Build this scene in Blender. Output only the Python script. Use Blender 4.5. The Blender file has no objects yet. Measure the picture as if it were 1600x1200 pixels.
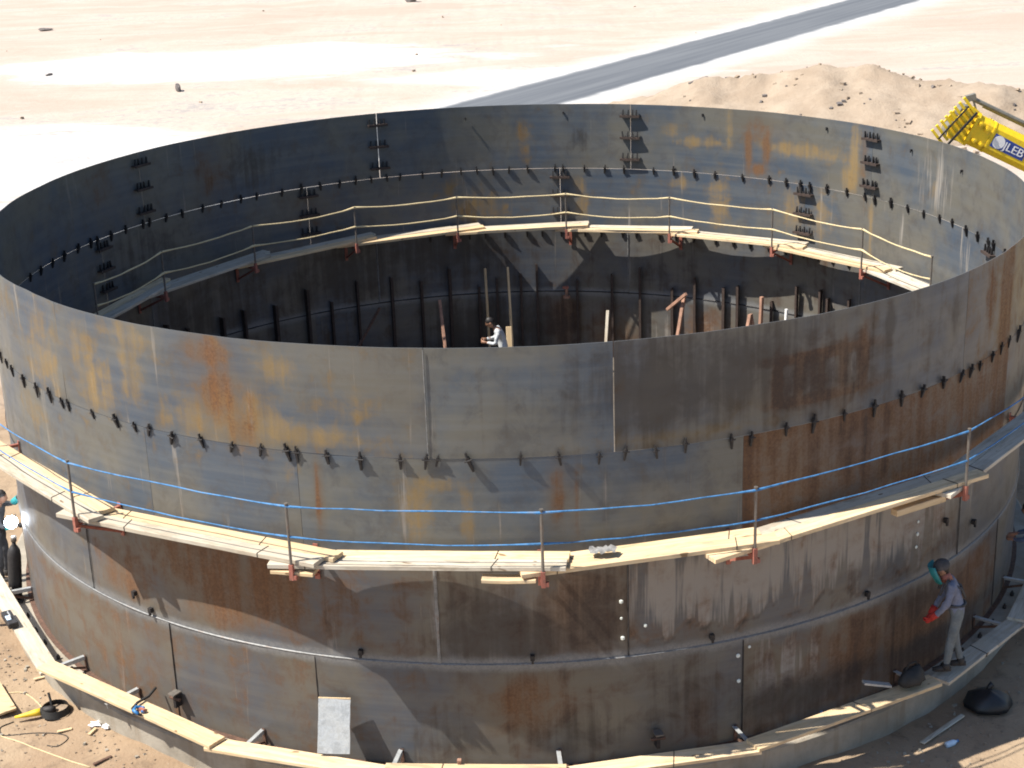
import bpy, bmesh, math, random
import numpy as np
from mathutils import Vector, Matrix

random.seed(7)
rng = np.random.default_rng(7)
SC = bpy.context.scene
COL = SC.collection
PI = math.pi
rad = math.radians

# ------------------------------------------------------------------ camera
R, H = 9.03, 6.113                      # tank radius and height (metres)
CAM = Vector((0.0, -28.118, 12.353))
yaw, pit, rol, fpx = -0.00195, 0.33916, -0.03474, 2497.2
F = Vector((math.sin(yaw) * math.cos(pit), math.cos(yaw) * math.cos(pit), -math.sin(pit)))
RT = Vector((math.cos(yaw), -math.sin(yaw), 0))
UP = RT.cross(F)
c_, s_ = math.cos(rol), math.sin(rol)
cr = RT * c_ + UP * s_
cu = -RT * s_ + UP * c_
cam = bpy.data.cameras.new('camera')
cam.sensor_width = 36
cam.lens = 36 * fpx / 1600
cam.clip_end = 6000
camo = bpy.data.objects.new('camera', cam)
COL.objects.link(camo)
m = Matrix.Identity(4)
for i in range(3):
    m[i][0], m[i][1], m[i][2], m[i][3] = cr[i], cu[i], -F[i], CAM[i]
camo.matrix_world = m
SC.camera = camo

# ------------------------------------------------------------------ light
SUN_AZ, SUN_EL = rad(-169), rad(54)
w = bpy.data.worlds.new('World')
SC.world = w
w.use_nodes = True
nt = w.node_tree
sky = nt.nodes.new('ShaderNodeTexSky')
sky.sky_type = 'NISHITA'
sky.sun_disc = False
sky.sun_elevation = SUN_EL
sky.sun_rotation = PI / 2 - SUN_AZ
sky.air_density = 1.0
sky.dust_density = 0.7
sky.ozone_density = 2.0
bg = nt.nodes['Background']
bg.inputs['Strength'].default_value = 0.080
nt.links.new(sky.outputs[0], bg.inputs[0])
sl = bpy.data.lights.new('sun', 'SUN')
sl.energy = 5.0
sl.angle = rad(0.5)
sl.color = (1.0, 0.93, 0.82)
so = bpy.data.objects.new('sun', sl)
COL.objects.link(so)
sd = Vector((math.cos(SUN_AZ) * math.cos(SUN_EL), math.sin(SUN_AZ) * math.cos(SUN_EL), math.sin(SUN_EL)))
so.rotation_euler = sd.to_track_quat('Z', 'Y').to_euler()
so.location = sd * 60
SC.view_settings.view_transform = 'Standard'
SC.view_settings.look = 'None'
SC.view_settings.gamma = 1
SC.view_settings.exposure = 0.95
SC.cycles.max_bounces = 6
SC.cycles.filter_width = 1.9


# ------------------------------------------------------------------ mesh helpers
class MB:
    def __init__(s):
        s.v, s.f = [], []

    def add(s, vs, fs):
        b = len(s.v)
        s.v += [tuple(v) for v in vs]
        s.f += [tuple(b + i for i in f) for f in fs]
        return s

    def hexa(s, p):                     # 8 corners: bottom 0-3 ccw, top 4-7
        return s.add(p, [(3, 2, 1, 0), (4, 5, 6, 7), (0, 1, 5, 4), (1, 2, 6, 5), (2, 3, 7, 6), (3, 0, 4, 7)])

    def box(s, c, d, mat=None):
        x, y, z = d[0] / 2, d[1] / 2, d[2] / 2
        p = [Vector(q) for q in ((-x, -y, -z), (x, -y, -z), (x, y, -z), (-x, y, -z), (-x, -y, z), (x, -y, z), (x, y, z), (-x, y, z))]
        if mat is not None:
            p = [mat @ q for q in p]
        return s.hexa([q + Vector(c) for q in p])

    def bar(s, a, b, wd, ht, up=(0, 0, 1)):
        a, b = Vector(a), Vector(b)
        d = (b - a).normalized()
        u = Vector(up)
        sd_ = d.cross(u)
        if sd_.length < 1e-4:
            sd_ = d.cross(Vector((1, 0, 0)))
        sd_.normalize()
        u = sd_.cross(d).normalized()
        q = []
        for zz in (-1, 1):
            q += [a - sd_ * wd / 2 + u * zz * ht / 2, b - sd_ * wd / 2 + u * zz * ht / 2,
                  b + sd_ * wd / 2 + u * zz * ht / 2, a + sd_ * wd / 2 + u * zz * ht / 2]
        p = [q[0], q[3], q[2], q[1], q[4], q[7], q[6], q[5]]
        return s.hexa(p)

    def tube(s, pts, r, n=6, caps=True):
        pts = [Vector(p) for p in pts]
        rr = r if isinstance(r, (list, tuple)) else [r] * len(pts)
        b = len(s.v)
        ref = None
        for i, p in enumerate(pts):
            t = (pts[min(i + 1, len(pts) - 1)] - pts[max(i - 1, 0)]).normalized()
            if ref is None:
                ref = t.cross(Vector((0, 0, 1)))
                if ref.length < 1e-3:
                    ref = t.cross(Vector((0, 1, 0)))
            ref = (ref - t * ref.dot(t)).normalized()
            o = t.cross(ref)
            for k in range(n):
                a = 2 * PI * k / n
                s.v.append(tuple(p + (ref * math.cos(a) + o * math.sin(a)) * rr[i]))
        for i in range(len(pts) - 1):
            for k in range(n):
                k2 = (k + 1) % n
                s.f.append((b + i * n + k, b + i * n + k2, b + (i + 1) * n + k2, b + (i + 1) * n + k))
        if caps:
            s.f.append(tuple(b + k for k in range(n))[::-1])
            s.f.append(tuple(b + (len(pts) - 1) * n + k for k in range(n)))
        return s

    def ball(s, c, r, n=10, mfun=None):
        c = Vector(c)
        r = Vector(r) if not isinstance(r, (int, float)) else Vector((r, r, r))
        b = len(s.v)
        rows = n // 2
        for i in range(rows + 1):
            ph = PI * i / rows
            for k in range(n):
                a = 2 * PI * k / n
                p = Vector((r.x * math.sin(ph) * math.cos(a), r.y * math.sin(ph) * math.sin(a), r.z * math.cos(ph)))
                if mfun:
                    p = mfun(p)
                s.v.append(tuple(c + p))
        for i in range(rows):
            for k in range(n):
                k2 = (k + 1) % n
                s.f.append((b + i * n + k, b + (i + 1) * n + k, b + (i + 1) * n + k2, b + i * n + k2))
        return s

    def prism(s, poly, z0, z1):         # poly in xy, extruded along z
        n = len(poly)
        vs = [(x, y, z0) for x, y in poly] + [(x, y, z1) for x, y in poly]
        fs = [tuple(range(n))[::-1], tuple(range(n, 2 * n))] + [(i, (i + 1) % n, n + (i + 1) % n, n + i) for i in range(n)]
        return s.add(vs, fs)

    def mesh(s, name, mat=None, smooth=False):
        me = bpy.data.meshes.new(name)
        me.from_pydata(s.v, [], s.f)
        if mat:
            me.materials.append(mat)
        if smooth:
            me.shade_smooth()
        me.update()
        return me

    def build(s, name, mat=None, parent=None, smooth=False, bevel=0):
        return link(name, s.mesh(name, mat, smooth), parent, bevel)


def link(name, me, parent=None, bevel=0):
    o = bpy.data.objects.new(name, me)
    COL.objects.link(o)
    if parent:
        o.parent = parent
    if bevel:
        b = o.modifiers.new('bevel', 'BEVEL')
        b.width = bevel
        b.segments = 1
        b.limit_method = 'ANGLE'
    return o


def tag(o, label, cat, group=None):
    o['label'] = label
    o['category'] = cat
    if group:
        o['group'] = group
    return o


def thing(name, label, cat, loc=(0, 0, 0), rz=0, group=None):
    o = bpy.data.objects.new(name, None)
    o.empty_display_size = 0.2
    COL.objects.link(o)
    o.location = loc
    o.rotation_euler = (0, 0, rz)
    return tag(o, label, cat, group)


def struct(o):
    o['kind'] = 'structure'
    return o


def copy_tree(o, parent=None):
    c = o.copy()
    COL.objects.link(c)
    c.parent = parent
    for ch in list(o.children):
        copy_tree(ch, c)
    return c


def pol(th, r, z=0.0):
    a = rad(th)
    return Vector((r * math.cos(a), r * math.sin(a), z))


ORD = ['first', 'second', 'third', 'fourth', 'fifth', 'sixth', 'seventh', 'eighth', 'ninth', 'tenth', 'eleventh', 'twelfth', 'thirteenth', 'fourteenth', 'fifteenth',
       'sixteenth', 'seventeenth', 'eighteenth', 'nineteenth', 'twentieth']


def vnoise(x, y, seed=0):               # smooth value noise, numpy
    xi, yi = np.floor(x).astype(np.int64), np.floor(y).astype(np.int64)
    fx, fy = x - xi, y - yi
    fx, fy = fx * fx * (3 - 2 * fx), fy * fy * (3 - 2 * fy)

    def h(a, b):
        n = (a * 374761393 + b * 668265263 + seed * 1442695041) & 0x7fffffff
        n = ((n ^ (n >> 13)) * 1274126177) & 0x7fffffff
        return ((n ^ (n >> 16)) & 0xffff) / 65535.0
    return (h(xi, yi) * (1 - fx) + h(xi + 1, yi) * fx) * (1 - fy) + (h(xi, yi + 1) * (1 - fx) + h(xi + 1, yi + 1) * fx) * fy


def fbm(x, y, o=4, seed=0):
    s, a, t = 0, 1.0, 0
    for k in range(o):
        s = s + a * vnoise(x * 2 ** k, y * 2 ** k, seed + k)
        t += a
        a *= .5
    return s / t


# ------------------------------------------------------------------ material helpers
class N:
    def __init__(s, name):
        s.m = bpy.data.materials.new(name)
        s.m.use_nodes = True
        s.t = s.m.node_tree
        s.b = s.t.nodes['Principled BSDF']

    def n(s, ty, **kw):
        x = s.t.nodes.new(ty)
        for k, v in kw.items():
            setattr(x, k, v)
        return x

    def set(s, sock, v):
        if isinstance(v, bpy.types.NodeSocket):
            s.t.links.new(v, sock)
        elif isinstance(v, (tuple, list)) and len(v) == 3 and sock.type == 'RGBA':
            sock.default_value = (*v, 1)
        else:
            sock.default_value = v

    def coord(s, kind='Object', scale=(1, 1, 1), add=None):
        tc = s.n('ShaderNodeTexCoord')
        o = tc.outputs[kind]
        if add is not None:
            va = s.n('ShaderNodeVectorMath', operation='ADD')
            s.set(va.inputs[0], o)
            s.set(va.inputs[1], add)
            o = va.outputs[0]
        mp = s.n('ShaderNodeMapping')
        mp.inputs['Scale'].default_value = scale
        s.t.links.new(o, mp.inputs[0])
        return mp.outputs[0]

    def rnd(s):
        oi = s.n('ShaderNodeObjectInfo')
        return oi.outputs['Random']

    def rvec(s, k=37.0):
        mu = s.math('MULTIPLY', s.rnd(), k)
        cb = s.n('ShaderNodeCombineXYZ')
        for i in range(3):
            s.set(cb.inputs[i], mu)
        return cb.outputs[0]

    def noise(s, vec, scale=1, detail=4, rough=.55, dist=0):
        x = s.n('ShaderNodeTexNoise')
        s.t.links.new(vec, x.inputs['Vector'])
        x.inputs['Scale'].default_value = scale
        x.inputs['Detail'].default_value = detail
        x.inputs['Roughness'].default_value = rough
        x.inputs['Distortion'].default_value = dist
        return x.outputs['Fac']

    def math(s, op, a, b=0.0, c=None, clamp=False):
        x = s.n('ShaderNodeMath', operation=op, use_clamp=clamp)
        s.set(x.inputs[0], a)
        s.set(x.inputs[1], b)
        if c is not None:
            s.set(x.inputs[2], c)
        return x.outputs[0]

    def ramp(s, v, lo, hi, a=0.0, b=1.0):
        x = s.n('ShaderNodeMapRange', interpolation_type='SMOOTHSTEP')
        s.set(x.inputs[0], v)
        x.inputs[1].default_value, x.inputs[2].default_value = lo, hi
        x.inputs[3].default_value, x.inputs[4].default_value = a, b
        return x.outputs[0]

    def mix(s, f, a, b, mode='MIX'):
        x = s.n('ShaderNodeMix', data_type='RGBA', blend_type=mode)
        s.set(x.inputs[0], f)
        s.set(x.inputs[6], a)
        s.set(x.inputs[7], b)
        return x.outputs[2]

    def bump(s, h, strength=.3, dist=.02):
        x = s.n('ShaderNodeBump')
        x.inputs['Strength'].default_value = strength
        x.inputs['Distance'].default_value = dist
        s.set(x.inputs['Height'], h)
        s.t.links.new(x.outputs[0], s.b.inputs['Normal'])

    def out(s, col, rough=.7, metal=0.0, spec=.5):
        s.set(s.b.inputs['Base Color'], col)
        s.set(s.b.inputs['Roughness'], rough)
        s.set(s.b.inputs['Metallic'], metal)
        s.set(s.b.inputs['Specular IOR Level'], spec)
        return s.m


def simple(name, col, rough=.7, metal=0.0, var=.25, scale=6.0, dirt=None, bump=.15):
    k = N(name)
    v = k.coord('Object', (1, 1, 1), k.rvec())
    a = k.noise(v, scale, 5, .6)
    b = k.noise(v, scale * 7, 3, .6)
    f = k.math('ADD', k.math('MULTIPLY', a, .7), k.math('MULTIPLY', b, .3))
    lo = tuple(x * (1 - var) for x in col)
    hi = tuple(min(1, x * (1 + var)) for x in col)
    cc = k.mix(k.ramp(f, .32, .68), lo, hi)
    if dirt:
        cc = k.mix(k.ramp(a, .52, .68, 0, dirt[1]), cc, dirt[0])
    k.bump(f, bump, .01)
    return k.out(cc, rough, metal)


def mat_steel():
    k = N('mill_scale_steel')
    rv = k.rvec()
    uv = k.coord('UV', (1, 1, 1), rv)
    cloud = k.noise(uv, .55, 5, .6)
    mott = k.noise(uv, 2.6, 6, .65, .4)
    spk = k.noise(uv, 26, 4, .7)
    roll = k.noise(k.coord('UV', (.25, 7, 1), rv), 1.0, 5, .6)
    drip = k.noise(k.coord('UV', (5.5, .30, 1), rv), 1.0, 5, .6, .25)
    fine = k.noise(k.coord('UV', (22, 1.1, 1), rv), 1.0, 4, .6)
    at = k.n('ShaderNodeVertexColor', layer_name='stain_shade')
    sep = k.n('ShaderNodeSeparateColor')
    k.t.links.new(at.outputs['Color'], sep.inputs[0])
    rust, ochre, dark = sep.outputs[0], sep.outputs[1], sep.outputs[2]
    pale = at.outputs['Alpha']

    def edge(a, n1, n2, k1=.9, k2=.5, lo=.35, hi=.75):
        t = k.math('ADD', a, k.math('MULTIPLY', k.math('SUBTRACT', n1, .5), k1))
        t = k.math('ADD', t, k.math('MULTIPLY', k.math('SUBTRACT', n2, .5), k2))
        return k.ramp(t, lo, hi)
    base = k.mix(k.ramp(cloud, .36, .62), (.046, .070, .104), (.110, .107, .092))
    base = k.mix(k.ramp(roll, .35, .7, 0, .40), base, (.132, .140, .142))
    base = k.mix(k.ramp(mott, .46, .70, 0, .55), base, (.046, .049, .056))
    base = k.mix(k.ramp(spk, .55, .75, 0, .4), base, (.135, .105, .068))
    base = k.mix(k.ramp(drip, .52, .78, 0, .22), base, (.100, .080, .056))
    # overall brown film, then ragged stains
    film = k.math('MULTIPLY', rust, k.ramp(mott, .2, .7, .55, 1.15), None, True)
    base = k.mix(k.math('MULTIPLY', film, 1.0, None, True), base, (.108, .074, .046))
    brk = k.math('ADD', .30, k.math('MULTIPLY', k.ramp(k.math('ADD', k.math('MULTIPLY', drip, .6), k.math('MULTIPLY', spk, .4)), .36, .60), .70))
    o = k.math('MULTIPLY', edge(ochre, mott, drip, 2.0, .45, .28, 1.05), brk)
    base = k.mix(k.math('MULTIPLY', o, .80), base, k.mix(k.ramp(spk, .3, .7), (.27, .165, .045), (.19, .135, .060)))
    p = edge(pale, drip, fine, 2.6, 1.0, .42, .85)
    base = k.mix(k.math('MULTIPLY', p, .85), base, k.mix(cloud, (.30, .255, .20), (.24, .24, .24)))
    r = k.math('MULTIPLY', edge(rust, mott, drip, 1.5, .7, .30, 1.0), brk)
    base = k.mix(k.math('MULTIPLY', r, .92), base, k.mix(k.ramp(spk, .3, .7), (.165, .068, .020), (.095, .046, .022)))
    d = edge(dark, drip, mott, 1.6, .9, .30, .95)
    base = k.mix(k.math('MULTIPLY', d, .75), base, (.026, .023, .022))
    uy = k.n('ShaderNodeSeparateXYZ')
    k.t.links.new(k.coord('UV'), uy.inputs[0])
    sy = k.math('ABSOLUTE', k.math('ADD', k.math('SUBTRACT', uy.outputs[1], 1.61), k.math('MULTIPLY', k.math('SUBTRACT', cloud, .5), .10)))
    sy = k.math('ADD', sy, k.math('MULTIPLY', k.math('SUBTRACT', mott, .5), .12))
    band = k.ramp(sy, .015, .15, .72, 0)
    base = k.mix(band, base, k.mix(k.ramp(spk, .3, .7), (.135, .142, .150), (.225, .225, .225)))
    ru = k.math('MAXIMUM', r, k.math('MAXIMUM', o, p))
    ro = k.math('ADD', k.math('MULTIPLY', ru, .34), k.math('ADD', .40, k.math('MULTIPLY', mott, .22)))
    h = k.math('ADD', k.math('MULTIPLY', cloud, 1.0), k.math('MULTIPLY', spk, .10))
    k.bump(h, .18, .02)
    return k.out(base, ro, .05, .5)


def mat_wood(name, c1, c2, grey=.25):
    k = N(name)
    rv = k.rvec(61)
    g = k.noise(k.coord('Object', (1.1, 16, 16), rv), 1.0, 6, .6, .3)
    gf = k.noise(k.coord('Object', (2.5, 90, 90), rv), 1.0, 3, .6)
    bl = k.noise(k.coord('Object', (1, 1, 1), rv), 1.8, 4, .6)
    c = k.mix(k.ramp(g, .3, .7), c1, c2)
    c = k.mix(k.ramp(gf, .48, .72, 0, .5), c, tuple(x * .5 for x in c2))
    c = k.mix(k.ramp(bl, .55, .72, 0, grey), c, (.28, .26, .23))
    c = k.mix(k.math('MULTIPLY', k.rnd(), .6), c, tuple(x * .72 for x in c2))
    dirt = k.noise(k.coord('Object', (2.2, 9, 9), rv), 1.0, 5, .65, .6)
    c = k.mix(k.ramp(dirt, .50, .68, 0, .55), c, (.25, .20, .145))
    kn = k.noise(k.coord('Object', (3.2, 7, 7), rv), 1.3, 1, .4)
    c = k.mix(k.ramp(kn, .73, .78, 0, .8), c, (.13, .075, .035))
    k.bump(g, .25, .006)
    return k.out(c, .8, 0, .3)


def mat_ground():
    k = N('desert_ground')
    v = k.coord('Object')
    sx = k.n('ShaderNodeSeparateXYZ')
    k.t.links.new(v, sx.inputs[0])
    x, y = sx.outputs[0], sx.outputs[1]
    big = k.noise(v, .045, 5, .6, .5)
    mid = k.noise(v, .30, 6, .62, .3)
    sm = k.noise(v, 2.6, 6, .65)
    fine = k.noise(v, 22, 4, .7)
    trk = k.noise(k.coord('Object', (.085, .26, 1)), 1.0, 8, .66, 1.0)
    d = k.math('SQRT', k.math('ADD', k.math('MULTIPLY', x, x), k.math('MULTIPLY', y, y)))
    soil = k.ramp(k.math('ADD', d, k.math('MULTIPLY', k.math('SUBTRACT', mid, .5), 9)), 12.5, 18, 1, 0)
    pale = k.mix(k.ramp(trk, .36, .62), (.385, .318, .268), (.430, .378, .328))
    pale = k.mix(k.ramp(big, .5, .7, 0, .6), pale, (.38, .298, .248))
    pale = k.mix(k.ramp(mid, .56, .72, 0, .45), pale, (.34, .28, .23))
    # white salt crust patches
    def patch(cx, cy, rx, ry):
        a = k.math('DIVIDE', k.math('SUBTRACT', x, cx), rx)
        b = k.math('DIVIDE', k.math('SUBTRACT', y, cy), ry)
        q = k.math('SQRT', k.math('ADD', k.math('MULTIPLY', a, a), k.math('MULTIPLY', b, b)))
        q = k.math('ADD', q, k.math('MULTIPLY', k.math('SUBTRACT', trk, .5), 2.2))
        return k.ramp(q, .7, 1.15, 1, 0)
    s = k.math('MAXIMUM', patch(-15, 66, 15, 7), patch(-22, 38, 10, 10))
    s = k.math('MAXIMUM', s, patch(2, 57, 8, 3.5))
    rd = k.math('ADD', k.math('ADD', k.math('MULTIPLY', x, .8192), k.math('MULTIPLY', y, -.5735)), 27.6)
    rd = k.math('ABSOLUTE', rd)
    rd = k.math('ADD', rd, k.math('MULTIPLY', k.math('SUBTRACT', mid, .5), 3.0))
    s = k.math('MAXIMUM', s, k.ramp(rd, 2.8, 5.6, .6, 0))
    pale = k.mix(k.math('MULTIPLY', s, .8), pale, (.52, .52, .52))
    scuff = k.ramp(k.math('ADD', k.math('MULTIPLY', trk, .6), k.math('MULTIPLY', sm, .4)), .535, .62, 0, .6)
    pale = k.mix(scuff, pale, (.26, .255, .26))
    so_ = k.mix(k.ramp(mid, .35, .65), (.255, .180, .120), (.335, .255, .175))
    so_ = k.mix(k.ramp(sm, .5, .72, 0, .7), so_, (.16, .118, .084))
    so_ = k.mix(k.ramp(fine, .6, .72, 0, .6), so_, (.38, .33, .26))
    c = k.mix(soil, pale, so_)
    c = k.mix(k.ramp(fine, .55, .8, 0, .25), c, (.25, .2, .16))
    h = k.math('ADD', k.math('MULTIPLY', sm, .7), k.math('MULTIPLY', fine, .18))
    k.bump(h, .6, .12)
    return k.out(c, .95, 0, .15)


def mat_road():
    k = N('dusty_asphalt')
    v = k.coord('UV')
    sx = k.n('ShaderNodeSeparateXYZ')
    k.t.links.new(v, sx.inputs[0])
    st = k.noise(k.coord('UV', (.05, 1.8, 1)), 1, 5, .6)
    n2 = k.noise(k.coord('UV', (.5, .5, 1)), 1, 5, .6)
    c = k.mix(k.ramp(st, .35, .65), (.092, .101, .116), (.128, .138, .152))
    e = k.math('ABSOLUTE', sx.outputs[1])
    e = k.math('ADD', e, k.math('MULTIPLY', k.math('SUBTRACT', n2, .5), .7))
    c = k.mix(k.ramp(e, 2.1, 2.75, 0, .97), c, (.50, .50, .50))
    k.bump(k.noise(v, 30, 3), .2, .01)
    return k.out(c, .75, 0, .4)


def mat_sand(name, a, b):
    k = N(name)
    v = k.coord('Object')
    n1 = k.noise(v, .5, 6, .65, .4)
    n2 = k.noise(v, 5, 6, .7)
    c = k.mix(k.ramp(n1, .35, .65), a, b)
    c = k.mix(k.ramp(n2, .55, .75, 0, .5), c, tuple(q * .6 for q in a))
    k.bump(k.math('ADD', n1, k.math('MULTIPLY', n2, .4)), .8, .15)
    return k.out(c, .95, 0, .1)


def mat_conc():
    k = N('ring_concrete')
    v = k.coord('Object')
    n1 = k.noise(v, 1.2, 6, .65)
    n2 = k.noise(v, 18, 4, .7)
    dr = k.noise(k.coord('Object', (4, 4, .5)), 1, 4, .6)
    c = k.mix(k.ramp(n1, .35, .65), (.25, .225, .185), (.35, .32, .27))
    c = k.mix(k.ramp(dr, .52, .7, 0, .55), c, (.22, .17, .12))
    c = k.mix(k.ramp(n2, .55, .75, 0, .3), c, (.2, .18, .15))
    k.bump(k.math('ADD', n1, n2), .35, .02)
    return k.out(c, .9, 0, .2)


STEEL = mat_steel()
WOOD = mat_wood('sawn_pine', (.74, .595, .395), (.62, .455, .265), .5)
WOOD_G = mat_wood('weathered_pine', (.56, .53, .46), (.46, .40, .31), .6)
GROUND = mat_ground()
ROAD = mat_road()
MOUND = mat_sand('dug_sand', (.275, .218, .165), (.335, .275, .215))
CONC = mat_conc()
BLACK = simple('blackened_iron', (.022, .020, .021), .65, .2, .4, 20)
RUSTED = simple('rusted_iron', (.10, .055, .038), .85, .1, .4, 14)
DARKIRON = simple('dark_rusty_angle', (.045, .030, .025), .8, .1, .4, 14)
OXIDE = simple('red_oxide_primer', (.30, .105, .075), .75, 0, .3, 10, ((.12, .07, .05), .7))
PIPE = simple('dull_grey_pipe', (.16, .145, .13), .55, .4, .25, 12, ((.13, .07, .04), .6))
WELD = simple('ground_weld_steel', (.19, .195, .20), .55, .3, .35, 9, ((.12, .08, .06), .6), .5)
WHITEW = simple('white_chalked_weld', (.62, .66, .62), .7, 0, .2, 12)
BLUE_ROPE = simple('blue_rope', (.045, .18, .40), .75, 0, .45, 9, ((.16, .17, .18), .6))
PALE_ROPE = simple('pale_manila_rope', (.56, .46, .27), .8, 0, .2, 30)
GALV = simple('galvanised_sheet', (.42, .44, .45), .45, .35, .25, 7, ((.30, .30, .28), .5))
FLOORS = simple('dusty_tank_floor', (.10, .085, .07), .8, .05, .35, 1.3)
YELLOW = simple('crane_yellow_paint', (.84, .58, .012), .6, 0, .12, 5, ((.40, .26, .06), .45))
GREYP = simple('grey_hydraulic_steel', (.20, .19, .16), .5, .3, .2, 5)
NAVY = simple('navy_decal', (.015, .05, .26), .5, 0, .1, 5)
WHITE = simple('white_paint', (.80, .80, .80), .5, 0, .05, 5)
RUBBER = simple('black_rubber', (.018, .018, .018), .7, 0, .3, 10)
STONE = simple('grey_brown_stone', (.24, .185, .135), .9, 0, .3, 5, None, .5)
DARKST = simple('dark_stone', (.13, .115, .11), .9, 0, .3, 5, None, .5)
PLASTIC = simple('black_plastic_sheet', (.012, .013, .016), .45, 0, .4, 4, None, .6)
YTOOL = simple('yellow_tool_plastic', (.70, .48, .03), .5, 0, .12, 8)
BLUEP = simple('blue_plastic', (.03, .16, .40), .4, 0, .2, 12)
BOTTLE = simple('pale_blue_bottle', (.52, .68, .85), .25, 0, .1, 8)
SKIN = simple('skin', (.26, .135, .085), .6, 0, .12, 12)
HAIR = simple('black_hair', (.012, .010, .010), .6, 0, .3, 60)
CLOTH_B = simple('grey_blue_coverall', (.15, .168, .235), .9, 0, .22, 5, ((.11, .11, .13), .5), .4)
CLOTH_T = simple('grey_work_trousers', (.135, .155, .165), .9, 0, .25, 5, ((.10, .10, .10), .5), .4)
CLOTH_D = simple('dark_work_jacket', (.055, .055, .060), .9, 0, .3, 6, None, .4)
CLOTH_W = simple('pale_grey_shirt', (.44, .47, .50), .9, 0, .15, 6, None, .4)
CLOTH_J = simple('blue_trousers', (.07, .10, .17), .9, 0, .2, 6, None, .4)
TEAL = simple('teal_plastic', (.02, .20, .22), .5, 0, .15, 8)
TEALC = simple('teal_sleeve', (.03, .30, .32), .85, 0, .15, 8)
REDG = simple('red_glove', (.42, .030, .022), .8, 0, .2, 14)
BOOT = simple('dark_boot', (.03, .026, .024), .7, 0, .3, 14)
CANVAS = simple('grey_rag', (.20, .20, .20), .95, 0, .35, 14, None, .6)


def emat(name, col, st):
    k = N(name)
    k.b.inputs['Emission Color'].default_value = (*col, 1)
    k.b.inputs['Emission Strength'].default_value = st
    return k.out((.9, .95, 1.0), .5)


ARC = emat('welding_arc', (.82, .90, 1.0), 30)

# ------------------------------------------------------------------ ground, road, mound
ZG = -0.45


def axis(lo, hi, f0, f1, step, far):
    a = list(np.arange(f0, f1 + 1e-6, step))
    s, x = step, f1
    while x < hi:
        s = min(s * 1.12, far)
        x += s
        a.append(x)
    s, x = step, f0
    while x > lo:
        s = min(s * 1.12, far)
        x -= s
        a.insert(0, x)
    return np.array([lo * 12] + a + [hi * 12])


gx, gy = axis(-170, 170, -13, 13, .13, 1.6), axis(-60, 220, -14, -2, .13, 1.6)
X, Y = np.meshgrid(gx, gy)
D = np.hypot(X, Y)
far = np.clip((D - 10) / 8, 0, 1)
Z = ZG + (fbm(X * .35, Y * .35, 4, 3) - .5) * .22 + (fbm(X * 1.7, Y * 1.7, 4, 9) - .5) * .10 * (1 - .4 * far)
Z = Z + (fbm(X * .06, Y * .35, 4, 21) - .5) * .35 * np.clip((D - 24) / 20, 0, 1)
lim = (np.abs(X) < 175) & (np.abs(Y) < 225)
Z = np.where(lim, Z, ZG)
rdist = np.abs(X * .8192 - Y * .5735 + 27.6)
Z = np.where(rdist < 9, ZG + (Z - ZG) * np.clip((rdist - 5) / 4, 0, 1), Z)
Z = np.where(D < 9.0, ZG - .1, Z)
ny, nx = X.shape
me = bpy.data.meshes.new('ground')
vv = np.stack([X, Y, Z], -1).reshape(-1, 3)
ii = np.arange(ny * nx).reshape(ny, nx)
ff = np.stack([ii[:-1, :-1], ii[:-1, 1:], ii[1:, 1:], ii[1:, :-1]], -1).reshape(-1, 4)
me.from_pydata(vv.tolist(), [], ff.tolist())
me.materials.append(GROUND)
me.shade_smooth()
struct(link('ground', me))


def gz(x, y):
    i = min(max(np.searchsorted(gx, x) - 1, 0), nx - 2)
    j = min(max(np.searchsorted(gy, y) - 1, 0), ny - 2)
    tx, ty = (x - gx[i]) / (gx[i + 1] - gx[i]), (y - gy[j]) / (gy[j + 1] - gy[j])
    return float((Z[j, i] * (1 - tx) + Z[j, i + 1] * tx) * (1 - ty) + (Z[j + 1, i] * (1 - tx) + Z[j + 1, i + 1] * tx) * ty)


# road: straight strip, 4.7 m wide
dr_, nr_ = Vector((.5735, .8192, 0)), Vector((.8192, -.5735, 0))
mb = MB()
uvs = []
S = np.arange(-60, 260, 4.0)
for s_i in S:
    for t in (-3.6, -2.6, 0, 2.6, 3.6):
        p = nr_ * (-27.6 + t) + dr_ * s_i
        mb.v.append((p.x, p.y, ZG + (.02 if abs(t) < 3 else -.25)))
        uvs.append((s_i, t))
for i in range(len(S) - 1):
    for k in range(4):
        a = i * 5 + k
        mb.f.append((a, a + 1, a + 6, a + 5))
ro = mb.build('road', ROAD)
ul = ro.data.uv_layers.new(name='UVMap')
for l in ro.data.loops:
    ul.data[l.index].uv = uvs[l.vertex_index]
struct(ro)

# sand mound behind the tank
crest = [(4.8, 47.2, -.45), (6, 46.6, -.05), (7.9, 45, .80), (9.6, 44.4, 1.20), (12, 43.6, 1.25), (13.2, 43.2, 1.60), (14, 43, 1.82), (15, 42.6, 1.62),
         (16, 42, 1.72), (17.8, 41, 1.42), (19.3, 40, 1.30), (20.8, 39, 1.28), (22.3, 38, 1.15), (24, 37.5, .6), (26, 37, -.2)]
mx, my = np.arange(0, 30, .22), np.arange(29, 53, .22)
MX, MY = np.meshgrid(mx, my)
MZ = np.full(MX.shape, -9.0)
for i in range(len(crest) - 1):
    a, b = np.array(crest[i]), np.array(crest[i + 1])
    for t in np.linspace(0, 1, 5):
        q = a + (b - a) * t
        dd = np.hypot(MX - q[0], (MY - q[1]) * np.where(MY < q[1], .62, 1.0))
        MZ = np.maximum(MZ, q[2] - .50 * dd + .05 * np.minimum(dd, 1))
MZ = MZ + (fbm(MX * .5, MY * .5, 5, 40) - .5) * .85 + (fbm(MX * 2, MY * 2, 3, 44) - .5) * .12
MZ = np.maximum(MZ, ZG - .35)
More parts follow.
